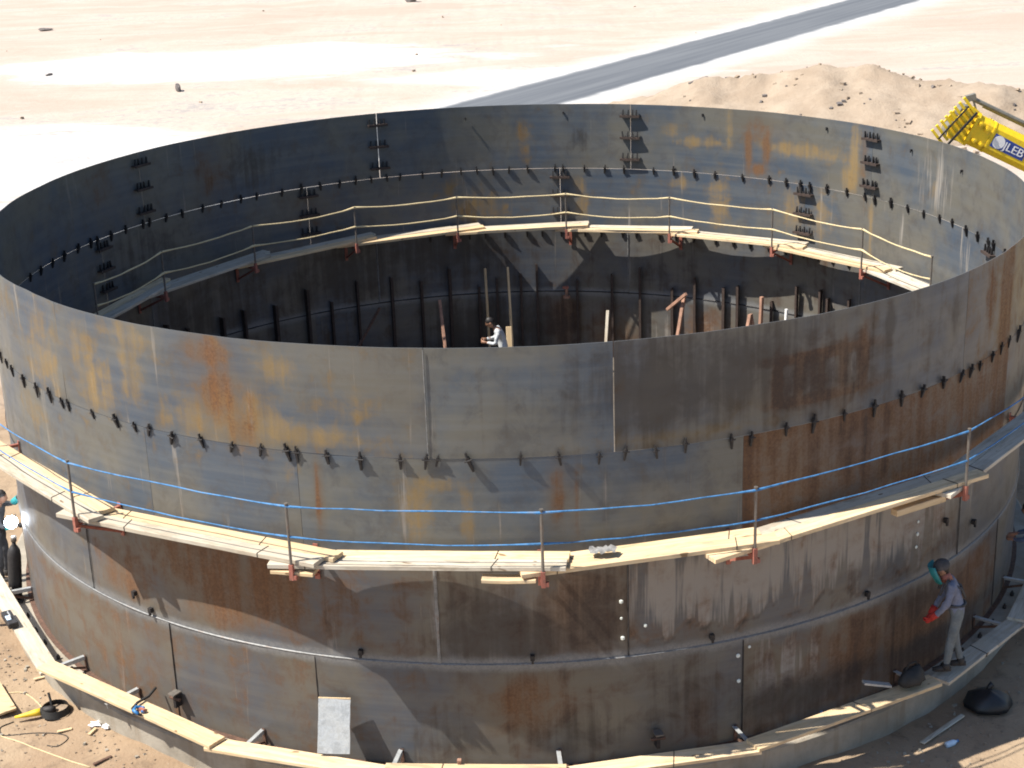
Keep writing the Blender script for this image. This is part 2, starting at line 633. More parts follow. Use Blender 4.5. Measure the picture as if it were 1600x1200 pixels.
edge_ = np.minimum(np.minimum(MX - mx[0], mx[-1] - MX), np.minimum(MY - my[0], my[-1] - MY))
MZ = np.where(edge_ < .6, ZG - .35, MZ)
me = bpy.data.meshes.new('sand_mound')
b_, a_ = MX.shape
ii = np.arange(b_ * a_).reshape(b_, a_)
ff = np.stack([ii[:-1, :-1], ii[:-1, 1:], ii[1:, 1:], ii[1:, :-1]], -1).reshape(-1, 4)
me.from_pydata(np.stack([MX, MY, MZ], -1).reshape(-1, 3).tolist(), [], ff.tolist())
me.materials.append(MOUND)
me.shade_smooth()
struct(link('sand_mound', me))


def mz(x, y):
    i = int(np.clip((x - mx[0]) / .22, 0, len(mx) - 1))
    j = int(np.clip((y - my[0]) / .22, 0, len(my) - 1))
    return float(max(MZ[j, i], ZG))


# concrete ring foundation
mb = MB()
n = 180
prof = [(8.6, -.7), (9.40, -.7), (9.41, -.035), (9.38, -.008), (8.6, -.008)]
for k in range(n):
    th = 360 * k / n
    for (r_, z_) in prof:
        dr2 = (random.random() - .5) * .012
        mb.v.append(tuple(pol(th, r_ + dr2, z_)))
P = len(prof)
for k in range(n):
    k2 = (k + 1) % n
    for q in range(P):
        q2 = (q + 1) % P
        mb.f.append((k * P + q, k2 * P + q, k2 * P + q2, k * P + q2))
ring = mb.build('ring_foundation', CONC)
tag(ring, 'low concrete ring foundation under the big steel tank', 'foundation')

# ------------------------------------------------------------------ tank
tank = thing('steel_tank', 'huge open-topped round steel tank under construction with rusty plates', 'tank')
SEAMS = {
    4: [-136, -97.3, -82, -44, -6, 32.4, 71.5, 109.2, 148, 186],
    3: [-124.7, -108.8, -70.7, -33, 5.1, 43.9, 82.2, 120.6, 157, 196],
    2: [-135.5, -97.3, -81, -43, -5, 33.7, 72, 110.4, 148.5, 186],
    1: [-124.4, -108.6, -70.4, -32.5, 5.5, 44, 82.5, 120.8, 157.5, 196],
}
ZB = {1: (.012, 1.608), 2: (1.612, 3.108), 3: (3.112, 4.604), 4: (4.611, H)}
# stains: (theta, z, half length m, half height m, strength)   channels: rust ochre dark pale
OUT_ST = {
    'r': [(-116.8, 5.85, .35, .22, 1), (-115.6, 5.3, .40, .45, 1.0), (-113.8, 4.9, .30, .35, .8), (-107, 4.0, .05, .5, 1.2), (-86.8, 4.1, .12, .35, 1.0), (-85.3, 3.9, .05, .5, .7),
          (-63, 5.55, .75, .08, 1.6), (-63, 4.95, .75, .07, 1.6), (-67.6, 5.25, .07, .35, 1.6), (-65.4, 5.25, .06, .32, 1.6), (-63.2, 5.25, .06, .34, 1.6), (-60.8, 5.3, .07, .36, 1.6), (-58.6, 5.35, .09, .4, 1.6),
          (-62, 5.0, .6, .25, .6), (-63, 5.25, .85, .42, .62), (-34.8, 5.2, .22, .9, 1.0), (-39, 5.6, .12, .5, .7), (-49.5, .65, .8, .55, .9), (-90, 1.0, .45, .45, .8), (-85.5, 2.3, .6, .6, .6),
          (-117, 2.4, .6, .5, .8), (-112.5, 2.5, .5, .5, .8), (-122, 2.6, .6, .4, .6), (-129.6, 2.1, .5, .4, .5), (-57, .9, .7, .5, .6), (-75, .6, .3, .4, .4), (-40, 1.0, .8, .6, .5)],
    'o': [(-125.4, 5.9, .35, .2, .8), (-125.6, 5.4, .2, .5, .8), (-130.8, 5.1, .5, .4, .75), (-133.5, 5.6, .3, .5, .6), (-110.1, 5.75, .3, .18, .9), (-106.5, 4.85, .7, .14, .9), (-111, 4.9, .4, .25, .9),
          (-140, 5.2, .5, .5, .6), (-98.6, 3.9, .18, .45, 1), (-96.8, 4.25, .4, .10, 1), (-94.4, 3.85, .10, .45, .8), (-109.5, 4.35, .15, .15, .7), (-76, 4.75, 1.6, .10, .7), (-114, 5.0, .6, .4, .7), (-119, 4.95, .4, .3, .6),
          (-70, 5.0, .5, .25, .4), (-103, 5.3, .3, .3, .4), (-145, 4.2, .5, .4, .5), (-35, 5.0, .5, .6, .6)],
    'd': [(-63, 5.22, .95, .45, .55), (-77, 5.4, 1.6, .5, .75), (-71, 5.6, 1.0, .4, .55), (-83.4, 5.5, .25, .7, .45), (-55.4, 5.75, .1, .15, 1), (-46, 5.6, .06, .2, .9), (-90.5, 2.0, 1.0, .6, .7), (-84, 2.2, .5, .6, .6), (-44, 1.9, 1.0, .3, .6),
          (-57, 2.0, 1.0, .3, .5), (-50, 1.2, 1.2, .4, .55), (-76, .8, .8, .7, .55), (-65, .45, 1.2, .3, .7), (-47, .35, 1.5, .25, .8), (-97.5, .5, .6, .4, .35), (-85, .5, 1.2, .35, .5), (-61, 4.1, 1.4, .5, .35)],
    'p': [(-76, 2.55, .75, .55, .85), (-69, 2.65, .9, .50, .85), (-61, 2.7, .9, .45, .8), (-53, 2.7, .8, .45, .75), (-45, 2.7, .7, .5, .5), (-66.4, 5.22, .07, .24, 1.3), (-64.2, 5.24, .07, .26, 1.3), (-62.0, 5.28, .07, .27, 1.3), (-59.8, 5.33, .06, .25, 1.3), (-65, .9, .8, .5, .5), (-97.4, 2.3, .06, .8, .7)],
}
IN_ST = {
    'r': [(53.3, 5.25, .08, .55, 1.35), (50.4, 5.35, .10, .42, 1.25), (51.7, 4.80, .16, .12, 1.2), (51.6, 5.7, .5, .3, .5), (33.9, 5.4, .10, .7, .5), (135.7, 5.3, .4, .5, .7), (156, 5.6, .4, .4, .5), (82, .8, .4, .6, .9), (75, .6, .5, .5, .6),
          (87.5, 5.25, .12, .5, .5), (120, 4.0, .5, .4, .5), (60, .8, .6, .5, .6), (46, .8, .5, .6, .5)],
    'o': [(61, 5.32, .6, .12, .9), (44, 5.35, 1.2, .16, .95), (56.4, 5.6, .10, .5, .9), (35.6, 5.5, .14, .65, 1.1), (36.2, 4.95, .25, .3, .9), (87.3, 5.3, .2, .6, .7), (79, 3.9, .15, .6, .9), (58.2, 3.95, .3, .55, .9), (94, 3.75, .7, .4, .8),
          (41.5, 3.9, .4, .5, .7), (46, 4.0, .3, .6, .8), (32.2, 3.9, .06, .7, 1.1), (63, 4.35, .4, .15, .7), (20, 5.2, .1, .6, .6), (65.5, 5.5, .3, .2, .7), (100, 4.2, .5, .3, .6)],
    'd': [(79.5, 5.3, .25, .3, .7), (101, 2.6, 1.4, .6, .7), (115, 2.4, 1.5, .7, .6), (85, .7, 1.0, .6, .6), (95, .6, 1.0, .7, .8), (140, 2.2, 2, .8, .5), (66, 2.2, .8, .5, .3), (130, 5.3, 1.2, .6, .5), (150, 4, 1.5, .6, .6)],
    'p': [(60, .5, 1.2, .45, .6), (45, .6, 1.0, .45, .6), (72, 2.3, .08, .9, .8), (33.7, 2.3, .06, .7, .6), (20, 5.3, .8, .7, .45), (12, 4.2, .8, .6, .4), (26, 3.9, .5, .6, .4)],
}
# per plate base levels: course, plate start seam -> (rust, ochre, dark, pale) outside
PLATE = {(3, -70.7): (.82, .30, .26, .0), (2, -81): (.38, .1, .12, .30), (2, -97.3): (.42, 0, .42, 0), (2, -135.5): (.42, .1, .24, .08), (1, -108.6): (.30, .05, .20, .0), (1, -124.4): (.38, .12, .08, .04), (1, -70.4): (.46, .1, .30, .14),
         (4, -82): (.20, .20, .40, .0), (4, -136): (.12, .26, .06, .04), (3, -124.7): (.08, .16, .0, .10), (3, -108.8): (.0, .1, .12, .0), (4, -97.3): (.0, .05, .15, 0), (4, -44): (.40, .3, .2, .0), (3, -33): (.3, .2, .2, 0),
         (1, 196 - 360): (.48, .2, .0, .1), (2, 186 - 360): (.2, .2, .0, .2), (3, 196 - 360): (.05, .25, .0, .15), (4, 186 - 360): (.10, .34, .0, .14)}


def stain_field(TH, ZZ, tab):
    out = []
    for ch in 'rodp':
        a = np.zeros(TH.shape)
        for (t0, z0, lx, lz, st) in tab[ch]:
            dx = (((TH - t0 + 180) % 360) - 180) * rad(1) * R
            q = (np.abs(dx) / lx) ** 2 + (np.abs(ZZ - z0) / lz) ** 2
            a = np.maximum(a, st * np.exp(-q * .8))
        out.append(a)
    return np.stack(out, -1)


def wob(TH, ZZ, course):
    return (vnoise((TH + 400) * .16, ZZ * .5 + course * 7, 5) - .5) * .030 + (vnoise((TH + 400) * .5, ZZ * 1.3 + course * 3, 15) - .5) * .010


def shell_plate(course, t0, t1, gapL, gapR):
    z0, z1 = ZB[course]
    ta, tb = t0 + math.degrees(gapL / R), t1 - math.degrees(gapR / R)
    nxp = max(6, int(rad(tb - ta) * R / .065))
    nzp = 23
    th = np.linspace(ta, tb, nxp + 1)
    zz = np.linspace(z0, z1, nzp + 1)
    TH, ZZ = np.meshgrid(th, zz)
    wb = wob(TH, ZZ, course) * np.clip(np.minimum(ZZ - z0, .3) / .3 * .85 + .15, 0, 1) * (1 if course == 4 else .6)
    vs, uv, st = [], [], []
    for side, r_ in ((0, R + .006), (1, R - .006)):
        rr = r_ + wb
        vs.append(np.stack([rr * np.cos(np.radians(TH)), rr * np.sin(np.radians(TH)), ZZ], -1).reshape(-1, 3))
        uv.append(np.stack([np.radians(TH) * R + side * 80, ZZ], -1).reshape(-1, 2))
        f = stain_field(TH, ZZ, OUT_ST if side == 0 else IN_ST)
        if side == 0:
            b = np.array(PLATE.get((course, t0), PLATE.get((course, t0 - 360), (.12, .15, .1, .05))))
        else:
            b = np.array((.10, .12, .10, .05)) if course > 2 else np.array((.26, .06, .32, .10))  # lower courses get extra dark in the colour to deepen interior shade
        f = np.clip(np.maximum(f, 0) * .9 + b, 0, 1.6)
        if side == 0 and course == 2:     # streaks stop above a ragged line near the lower seam
            cut = 1.86 + .10 * np.sin(TH * .9) + .06 * np.sin(TH * 2.3)
            f[..., 3] *= np.clip((ZZ - cut) / .05, 0, 1)
            if t0 == -81:
                f[..., 2] = np.maximum(f[..., 2], .75 * np.exp(-((ZZ - cut) / .05) ** 2))
                f[..., 0] = np.maximum(f[..., 0], .6 * np.exp(-((ZZ - cut - .04) / .08) ** 2))
        if course in (1, 2):              # brushed, heat-tinted band along the welded seam
            near = np.exp(-((ZZ - 1.61 - .03 * np.sin(TH * .7)) / .12) ** 2)
            f[..., 3] *= (1 - .8 * near)
            f[..., 0] *= (1 - .7 * near)
            f[..., 2] *= (1 - .5 * near)
        st.append(f.reshape(-1, 4))
    V = np.concatenate(vs)
    U = np.concatenate(uv)
    ST = np.concatenate(st)
    m_ = (nxp + 1) * (nzp + 1)
    i_ = np.arange(m_).reshape(nzp + 1, nxp + 1)
    q = np.stack([i_[:-1, :-1], i_[:-1, 1:], i_[1:, 1:], i_[1:, :-1]], -1).reshape(-1, 4)
    faces = [q, q[:, ::-1] + m_]
    for e0 in (i_[0, :], i_[-1, ::-1], i_[::-1, 0], i_[:, -1]):
        faces.append(np.stack([e0[:-1], e0[:-1] + m_, e0[1:] + m_, e0[1:]], -1))
    Fc = np.concatenate(faces)
    me = bpy.data.meshes.new('shell_plate')
    me.from_pydata(V.tolist(), [], Fc.tolist())
    ul = me.uv_layers.new(name='UVMap')
    li = np.zeros(len(me.loops), dtype=np.int32)
    me.loops.foreach_get('vertex_index', li)
    ul.data.foreach_set('uv', U[li].ravel())
    ca = me.color_attributes.new('stain_shade', 'FLOAT_COLOR', 'POINT')
    ca.data.foreach_set('color', ST.astype(np.float32).ravel())
    me.materials.append(STEEL)
    return link('shell_plate', me, tank)


WIDE = {(4, 109.2): .007, (4, -82): .008}
for course, ss in SEAMS.items():
    ring_s = list(ss) + [ss[0] + 360]
    for a, b in zip(ring_s[:-1], ring_s[1:]):
        g = .0035 if course > 2 else .001
        gl = WIDE.get((course, a), g)
        gr = WIDE.get((course, b if b <= 200 else b - 360), g)
        shell_plate(course, a, b, gl, gr)


def bead(pts_fn, n, w_, h_, mat, name='weld_bead'):
    mb = MB()
    for i in range(n + 1):
        p, o, s = pts_fn(i / n)
        j = .75 + .5 * random.random()
        mb.v += [tuple(p - s * w_ * j), tuple(p + o * h_ * j), tuple(p + s * w_ * j)]
    for i in range(n):
        a = i * 3
        mb.f += [(a, a + 1, a + 4, a + 3), (a + 1, a + 2, a + 5, a + 4)]
    return mb.build(name, mat, tank)


def hbead(z, side, w_, mat):
    sg = 1 if side == 0 else -1
    bead(lambda t: (pol(360 * t, R + sg * .014, z), pol(360 * t, sg), Vector((0, 0, 1))), 300, w_, .012, mat)


def vbead(th, z0, z1, side, w_, mat):
    sg = 1 if side == 0 else -1
    bead(lambda t: (pol(th, R + sg * .014, z0 + (z1 - z0) * t), pol(th, sg), pol(th + 90, 1)), 18, w_, .010, mat)


hbead(1.61, 0, .013, WELD)
hbead(1.61, 1, .012, BLACK)
hbead(3.11, 0, .010, BLACK)
for th in SEAMS[2]:
    vbead(th, 1.63, 3.08, 0, .010 if th != -97.3 else .022, BLACK if th != -97.3 else WELD)
    vbead(th, 1.63, 3.08, 1, .014, WELD)
for th in SEAMS[1]:
    vbead(th, .05, 1.58, 0, .010, BLACK)
vbead(-97.3, 4.65, H - .02, 0, .007, WELD)

# floor and annular rim plate
mb = MB()
n = 128
for r_ in (0, 3, 6, R - .02):
    for k in range(n):
        mb.v.append(tuple(pol(360 * k / n, r_, .006)))
for q in range(3):
    for k in range(n):
        k2 = (k + 1) % n
        mb.f.append((q * n + k, (q + 1) * n + k, (q + 1) * n + k2, q * n + k2))
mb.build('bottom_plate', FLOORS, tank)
mb = MB()
for k in range(n):
    for (r_, z_) in ((R - .1, -.006), (R + .085, -.006), (R + .085, .010), (R - .1, .010)):
        mb.v.append(tuple(pol(360 * k / n, r_, z_)))
for k in range(n):
    k2 = (k + 1) % n
    for q in range(4):
        mb.f.append((k * 4 + q, k2 * 4 + q, k2 * 4 + (q + 1) % 4, k * 4 + (q + 1) % 4))
mb.build('annular_plate', RUSTED, tank)

# wedges along the open seam between the two top courses
mb = MB()
mb.hexa([(.0, -.014, -.17), (.022, -.014, -.17), (.022, .014, -.17), (.0, .014, -.17), (.0, -.026, .05), (.065, -.026, .05), (.065, .026, .05), (.0, .026, .05)])
mb.box((.035, 0, .085), (.045, .022, .07))
mb.tube([(.055, -.06, .01), (.055, .06, .01)], .012, 6)
WEDGE = mb.mesh('wedge', BLACK)
WOUT = [-158, -154, -151.5, -148.9, -145.3, -142.3, -139.2, -137.0, -135.5, -131.7, -128.5, -125.8, -124.2, -121.1, -117.9, -115.0, -112.0, -109.6, -108.7, -105.8, -103.0, -99.6, -97.4, -96.5, -93.9, -89.8, -86.5,
        -83.5, -80.9, -78.5, -75.8, -71.9, -70.1, -66.8, -63.7, -60.4, -56.9, -53.8, -50.6, -47.6, -44.5, -42.6, -40.7, -38.2, -35.8, -33.5, -30, -26, -23, -20]
WIN = [175.2, 171.9, 168.6, 165.6, 162.2, 159.3, 157.9, 155.0, 152.0, 148.6, 147.4, 144.3, 141.4, 137.8, 134.6, 131.3, 128.7, 124.6, 121.5, 118.5, 115.5, 113.0, 110.6, 108.2, 106.2, 102.8, 99.9, 97.0, 94.6, 92.2, 89.8, 87.0,
       82.9, 81.7, 78.5, 75.4, 72.5, 68.0, 64.9, 61.7, 58.5, 54.1, 49.8, 47.0, 44.6, 43.0, 40.1, 36.6, 33.3, 31.5, 28.4, 25.1, 21.8, 18.3, 15.4, 11.9, 8.9, 5.7, 4.1, 0, -4]


def on_wall(name, me, th, z, side, r_off=.016, tilt=0, parent=None):
    o = link(name, me, parent or tank)
    o.location = pol(th, R + (r_off if side == 0 else -r_off), z)
    o.rotation_euler = (tilt, 0, rad(th) + (PI if side else 0))
    return o


for th in WOUT:
    o = on_wall('wedge', WEDGE, th + random.uniform(-.25, .25), 4.60 + random.uniform(-.03, .03), 0, .012, random.gauss(0, .16))
    s = random.uniform(.66, .95)
    o.scale = (s * random.uniform(.7, 1.15), s, s * random.uniform(.75, 1.1))
mbi = MB()
mbi.hexa([(.0, -.014, -.10), (.025, -.014, -.10), (.025, .014, -.10), (.0, .014, -.10), (.0, -.024, .05), (.07, -.024, .05), (.07, .024, .05), (.0, .024, .05)])
mbi.box((.035, 0, .08), (.04, .022, .06))
WEDGE_IN = mbi.mesh('wedge', BLACK)
for th in WIN:
    o = on_wall('wedge', WEDGE_IN, th, 4.60 + random.uniform(-.02, .02), 1, .012, random.uniform(-.15, .15))
    s = random.uniform(.85, 1.1)
    o.scale = (s, s, s)
for th in np.arange(18, 105, 2.9):        # lower open seam, seen under the inside boards
    on_wall('wedge', WEDGE_IN, th + random.uniform(-.5, .5), 3.06, 1, .012)

# joint plates with pins across the vertical seams, inside
mbp = MB()
mbp.box((.055, 0, 0), (.11, .46, .016))
mbp.box((.11, 0, -.01), (.014, .46, .05))
LUG = mbp.mesh('joint_plate', DARKIRON)  # darker iron colour stands in for the shadows on the joint plates
mbq = MB()
mbq.hexa([(.02, -.012, .008), (.075, -.012, .008), (.075, .012, .008), (.02, .012, .008), (.035, -.012, .14), (.06, -.012, .14), (.06, .012, .14), (.035, .012, .14)])
PIN = mbq.mesh('pin', BLACK)


def lug(th, z):
    o = on_wall('joint_plate', LUG, th, z, 1, .010)
    for y in (-.17, -.055, .055, .16):
        p = link('pin', PIN, o)
        p.location = (0, y + random.uniform(-.015, .015), 0)
        p.rotation_euler = (random.uniform(-.15, .15), 0, 0)


for th in (148, 109.2, 71.5, 32.4):
    for z in (5.86, 5.36, 4.86):
        lug(th, z)
for th in (157, 120.6, 82.2, 43.9, 5.1):
    for z in (4.42, 3.98, 3.55):
        lug(th, z)

# angle-iron uprights inside the lowest courses
mb = MB()
mb.box((.075, 0, 1.12), (.15, .012, 2.24))
mb.box((.144, .03, 1.12), (.012, .06, 2.24))
UPR = mb.mesh('upright_angle', DARKIRON)
for th in (147, 142.6, 136.8, 132.4, 127.2, 122.8, 118, 113.7, 108.6, 104.1, 99.6, 95.6, 91.8, 89, 86.3, 79.6, 75.1, 70.2, 65.4, 61.7, 57.1, 54.2, 48.3, 44.6, 40.9, 38.9, 35, 31):
    o = on_wall('upright_angle', UPR, th + random.uniform(-.6, .6), .012, 1, .012)
    o.scale = (random.uniform(.6, 1.1), random.uniform(.7, 1.1), random.uniform(.80, 1.06))

# lifting lugs and small stubs on the rim and lower shell, nuts at the base
mb = MB()
mb.box((.03, 0, 0), (.06, .06, .07))
mb.box((.05, 0, -.05), (.03, .03, .06))
STUB = mb.mesh('clip', BLACK)
for th, z in [(-126.5, 1.72), (-104.2, 1.74), (-89.3, 1.72), (-73.5, 1.74), (-45.8, 2.35), (-40, 2.0), (-128.6, 1.9), (-57, 1.75)]:
    on_wall('clip', STUB, th, z, 0, .010)
for th, z in [(81.5, 5.92), (60.5, 5.95), (25, 5.8), (14, 5.7), (96, 5.85), (40.5, 5.92)]:
    on_wall('clip', STUB, th, z, 1, .012).scale = (.7, .5, .6)
mb = MB()
mb.tube([(0, 0, 0), (0, 0, .05)], .035, 6)
mb.tube([(0, 0, .05), (0, 0, .085)], .018, 6)
NUT = mb.mesh('anchor_nut', BLACK)
for th in list(np.arange(-158, -28, 3.6)):
    o = link('anchor_nut', NUT, tank)
    o.location = pol(th + random.uniform(-.4, .4), R + .20, -.008)
# tack-weld spots beside seams
mb = MB().ball((0, 0, 0), (.02, .035, .035), 6)
TACK = mb.mesh('tack_weld', WHITEW)
for th, z in [(-81.6, 2.45), (-81.6, 2.2), (-81.5, 1.9), (-70.9, 1.35), (-70.8, .95), (-79.5, 2.05), (-69.8, 1.45), (-50.2, 2.55), (-50.2, 2.35), (-50.3, 2.15)]:
    o = on_wall('tack_weld', TACK, th, z, 0, .012)
    s = random.uniform(.6, 1.0)
    o.scale = (s, s, s)

# ------------------------------------------------------------------ scaffold walkways
def make_bracket(side):
    r0 = thing('scaffold_bracket', '', 'bracket')
    mb = MB()
    mb.box((.39, 0, -.020), (.78, .05, .008))
    mb.box((.39, -.021, -.050), (.78, .008, .052))
    mb.build('arm', OXIDE, r0)
    mb = MB().bar((.02, 0, -.42), (.74, 0, -.06), .008, .045).bar((.02, .02, -.405), (.74, .02, -.045), .045, .008)
    mb.build('brace', OXIDE, r0)
    mb = MB().box((.012, 0, -.23), (.016, .07, .52))
    mb.build('wall_lug', OXIDE, r0)
    mb = MB().box((.77, 0, -.03), (.055, .055, .22)).box((.77, .045, -.10), (.05, .05, .06))
    mb.build('socket', OXIDE, r0)
    mb = MB().tube([(.77, 0, .06), (.77, 0, .93)], .020, 8).tube([(.77, 0, .93), (.77, 0, .945)], .028, 8)
    mb.build('guard_post', PIPE, r0)
    return r0


BO = [-151, -129.3, -107.65, -88.4, -72, -50.4, -31, -12]
BI = [168, 151, 133, 115.2, 98.4, 80.8, 63.8, 45.9, 28.2, 11]
ZO, ZI = 3.28, 3.25
proto = make_bracket(0)
br_o, br_i = [], []
for side, lst, zz in ((0, BO, ZO), (1, BI, ZI)):
    for i, th in enumerate(lst):
        o = proto if (side == 0 and i == 0) else copy_tree(proto)
        o.location = pol(th, R + (.016 if side == 0 else -.016), zz)
        o.rotation_euler = (0, 0, rad(th) + (PI if side else 0))
        if side == 0:
            tag(o, f'{ORD[i]} red bracket with grey guard post from the left, outside the tank wall', 'bracket', 'brackets outside the tank')
            br_o.append(o)
        else:
            tag(o, f'{ORD[i]} red bracket with guard post from the left, inside the far tank wall', 'bracket', 'brackets inside the tank')
            br_i.append(o)


def plank(label, a, b, wd=.235, th=.05, mat=None, group=None, ties=(.12, .85), roll=0.0):
    """board whose top centre line runs from a to b"""
    a, b = Vector(a), Vector(b)
    L = (b - a).length
    mb = MB()
    ns = 6
    bow = random.uniform(-.012, .008)
    ch = .006
    for i in range(ns + 1):
        t = i / ns
        x = L * (t - .5)
        zb = bow * (1 - (2 * t - 1) ** 2)
        yb = random.uniform(-.003, .003)
        for (y, z) in ((-wd / 2 + ch, 0), (wd / 2 - ch, 0), (wd / 2, -ch), (wd / 2, -th), (-wd / 2, -th), (-wd / 2, -ch)):
            mb.v.append((x, y + yb, z + zb))
    for i in range(ns):
        for k in range(6):
            k2 = (k + 1) % 6
            p = i * 6
            mb.f.append((p + k, p + 6 + k, p + 6 + k2, p + k2))
    mb.f.append(tuple(range(6)))
    mb.f.append(tuple(ns * 6 + k for k in range(6))[::-1])
    o = mb.build('plank', mat or WOOD)
    x = (b - a).normalized()
    y = Vector((0, 0, 1)).cross(x).normalized()
    z = x.cross(y)
    q = Matrix((x, y, z)).transposed()
    o.matrix_world = Matrix.Translation((a + b) / 2) @ (q @ Matrix.Rotation(roll, 3, 'X')).to_4x4()
    tag(o, label, 'plank', group)
    for t in ties:
        xx = L * (t - .5)
        sk = random.uniform(-.05, .05)
        zt = bow * (1 - (2 * t - 1) ** 2)
        mbt = MB().tube([(xx - sk, -wd / 2 - .006, -th), (xx - sk, -wd / 2 - .006, zt + .004), (xx + sk, wd / 2 + .006, zt + .004), (xx + sk, wd / 2 + .006, -th)], .006, 4)
        mbt.build('wire_tie', BLACK, o)
    return o


TP = .058
for i in range(len(BO) - 1):
    ta, tb = BO[i], BO[i + 1]
    for j, rr in enumerate((9.40, 9.645)):
        a, b = pol(ta, rr), pol(tb, rr)
        d = (b - a).normalized()
        a2, b2 = a - d * random.uniform(.18, .45), b + d * random.uniform(.22, .62)
        if i == 4 and j == 1:
            a2 = a - d * .62
        a2.z, b2.z = ZO + TP - .012, ZO + 2 * TP + .012
        nm = ('inner', 'outer')[j]
        plank(f'{nm} pale board of the {ORD[i]} outside walkway bay from the left', a2, b2, .235, TP, WOOD if random.random() < .68 else WOOD_G, 'boards of the outside walkway', (random.uniform(.1, .3), random.uniform(.72, .88)))
for i in range(len(BI) - 1):
    ta, tb = BI[i], BI[i + 1]
    for j, rr in enumerate((8.72, 8.475)):
        a, b = pol(ta, rr), pol(tb, rr)
        d = (b - a).normalized()
        a2, b2 = a - d * random.uniform(.2, .45), b + d * random.uniform(.3, .75)
        a2.z, b2.z = ZI + TP - .012, ZI + 2 * TP + .012
        nm = ('wall-side', 'open-side')[j]
        plank(f'{nm} pale board of the {ORD[i]} inside walkway bay from the left', a2, b2, .235, TP, WOOD if random.random() < .65 else WOOD_G, 'boards of the inside walkway', ())
# extra short boards tucked under the outside walkway
for k, (t0, t1, r0, r1) in enumerate([(-109.5, -106.0, 9.72, 9.70), (-93.0, -88.9, 9.66, 9.72), (-57.2, -51.8, 9.52, 9.62)]):
    a, b = pol(t0, r0, ZO - .045), pol(t1, r1, ZO - .035)
    plank(['short board under the walkway at the second full post from the left', 'short board under the walkway at the middle post', 'rounded short timber in the bracket below the right end of the walkway'][k], a, b, (.2, .18, .12)[k], (.045, .045, .09)[k], WOOD, 'short boards under the walkway', ())

# guard ropes
def rope(name, label, pts, r_, mat, sag):
    full = []
    for i in range(len(pts) - 1):
        a, b = Vector(pts[i]), Vector(pts[i + 1])
        s = sag * random.uniform(.6, 1.4)
        for k in range(8):
            t = k / 8
            p = a.lerp(b, t)
            p.z -= s * 4 * t * (1 - t)
            full.append(p)
    full.append(Vector(pts[-1]))
    o0 = full[0].copy()
    full = [p + Vector((random.uniform(-.006, .006), random.uniform(-.006, .006), random.uniform(-.008, .006))) for p in full]
    mb = MB().tube([p - o0 for p in full], [r_ * random.uniform(.85, 1.2) * (1.8 if i % 8 == 0 else 1) for i in range(len(full))], 6)
    o = mb.build(name, mat, None, True)
    o.location = o0
    return tag(o, label, 'rope')


rope('guard_rope', 'blue upper guard rope round the outside walkway', [pol(t, R + .786, ZO + .90) for t in BO], .0095, BLUE_ROPE, .04)
rope('guard_rope', 'blue lower guard rope just above the outside walkway boards', [pol(t, R + .786, ZO + .47) for t in BO], .009, BLUE_ROPE, .05)
rope('guard_rope', 'pale upper guard rope along the inside walkway', [pol(t, R - .786, ZI + .92) for t in BI], .015, PALE_ROPE, .05)
rope('guard_rope', 'pale lower guard rope along the inside walkway', [pol(t, R - .786, ZI + .48) for t in BI], .014, PALE_ROPE, .06)

# ------------------------------------------------------------------ boards round the foundation
ZP = .30
BB = [(-163, -138.5, WOOD_G, 'grey weathered board on the ring foundation beside the manway'), (-139.6, -116.5, WOOD, 'long pale board on the left of the ring foundation'),
      (-117.4, -101, WOOD, 'sunlit pale board at the foot of the leaning grey sheet'), (-101.5, -87, WOOD, 'bottom middle pale board at the tank foot'), (-87.5, -71, WOOD, 'bright pale board at the bottom right of centre'),
      (-71.5, -52, WOOD, 'shaded board ending beneath the worker in the blue coverall'), (-51.3, -37, WOOD_G, 'shaded grey board just right of the worker in the blue coverall'), (-37.5, -20, WOOD_G, 'shaded grey board at the far right edge of the foundation')]
for i, (t0, t1, mt, lb) in enumerate(BB):
    zz = ZP + (.052 if i % 2 else 0)
    plank(lb, pol(t0, 9.70, zz), pol(t1, 9.70, zz + .004), .30, .05, mt, 'boards round the tank foot', (random.uniform(.3, .7),) if i > 2 else ())
    # second board under
mb = MB()
mb.box((.30, 0, 0), (.60, .06, .008)).box((.30, .027, -.03), (.60, .008, .06))
ARM = mb.mesh('arm', GALV)
mb = MB().bar((.02, .02, -.20), (.5, .02, -.04), .008, .04).box((.012, .02, -.10), (.012, .05, .24))
BRC = mb.mesh('brace', RUSTED)
for i, th in enumerate((-158, -139.5, -130, -114.6, -101.2, -87.3, -71.2, -52.6, -38, -28)):
    o = thing('foot_bracket', f'{ORD[i]} small steel angle bracket from the left at the tank foot', 'bracket', pol(th, R + .012, ZP - .056), rad(th), 'brackets at the tank foot')
    link('arm', ARM, o)
    link('brace', BRC, o)

# ------------------------------------------------------------------ crane boom
ca = math.atan2(-.47, .9)
crane = thing('mobile_crane', 'yellow crane boom head with blue and white logo behind the tank', 'crane', (10.3, 8.4, 5.52))
bx = Vector((math.cos(rad(-26.5)), 0, math.sin(rad(-26.5))))   # along boom towards its base
bz = Vector((math.sin(rad(26.5)), 0, math.cos(rad(26.5))))
BM = Matrix(((bx.x, 0, bz.x), (bx.y, 1, bz.y), (bx.z, 0, bz.z)))


def bpart(mb, name, mat, parent=crane, bevel=0):
    mb.v = [tuple(BM @ Vector(v)) for v in mb.v]
    return mb.build(name, mat, parent, False, bevel)


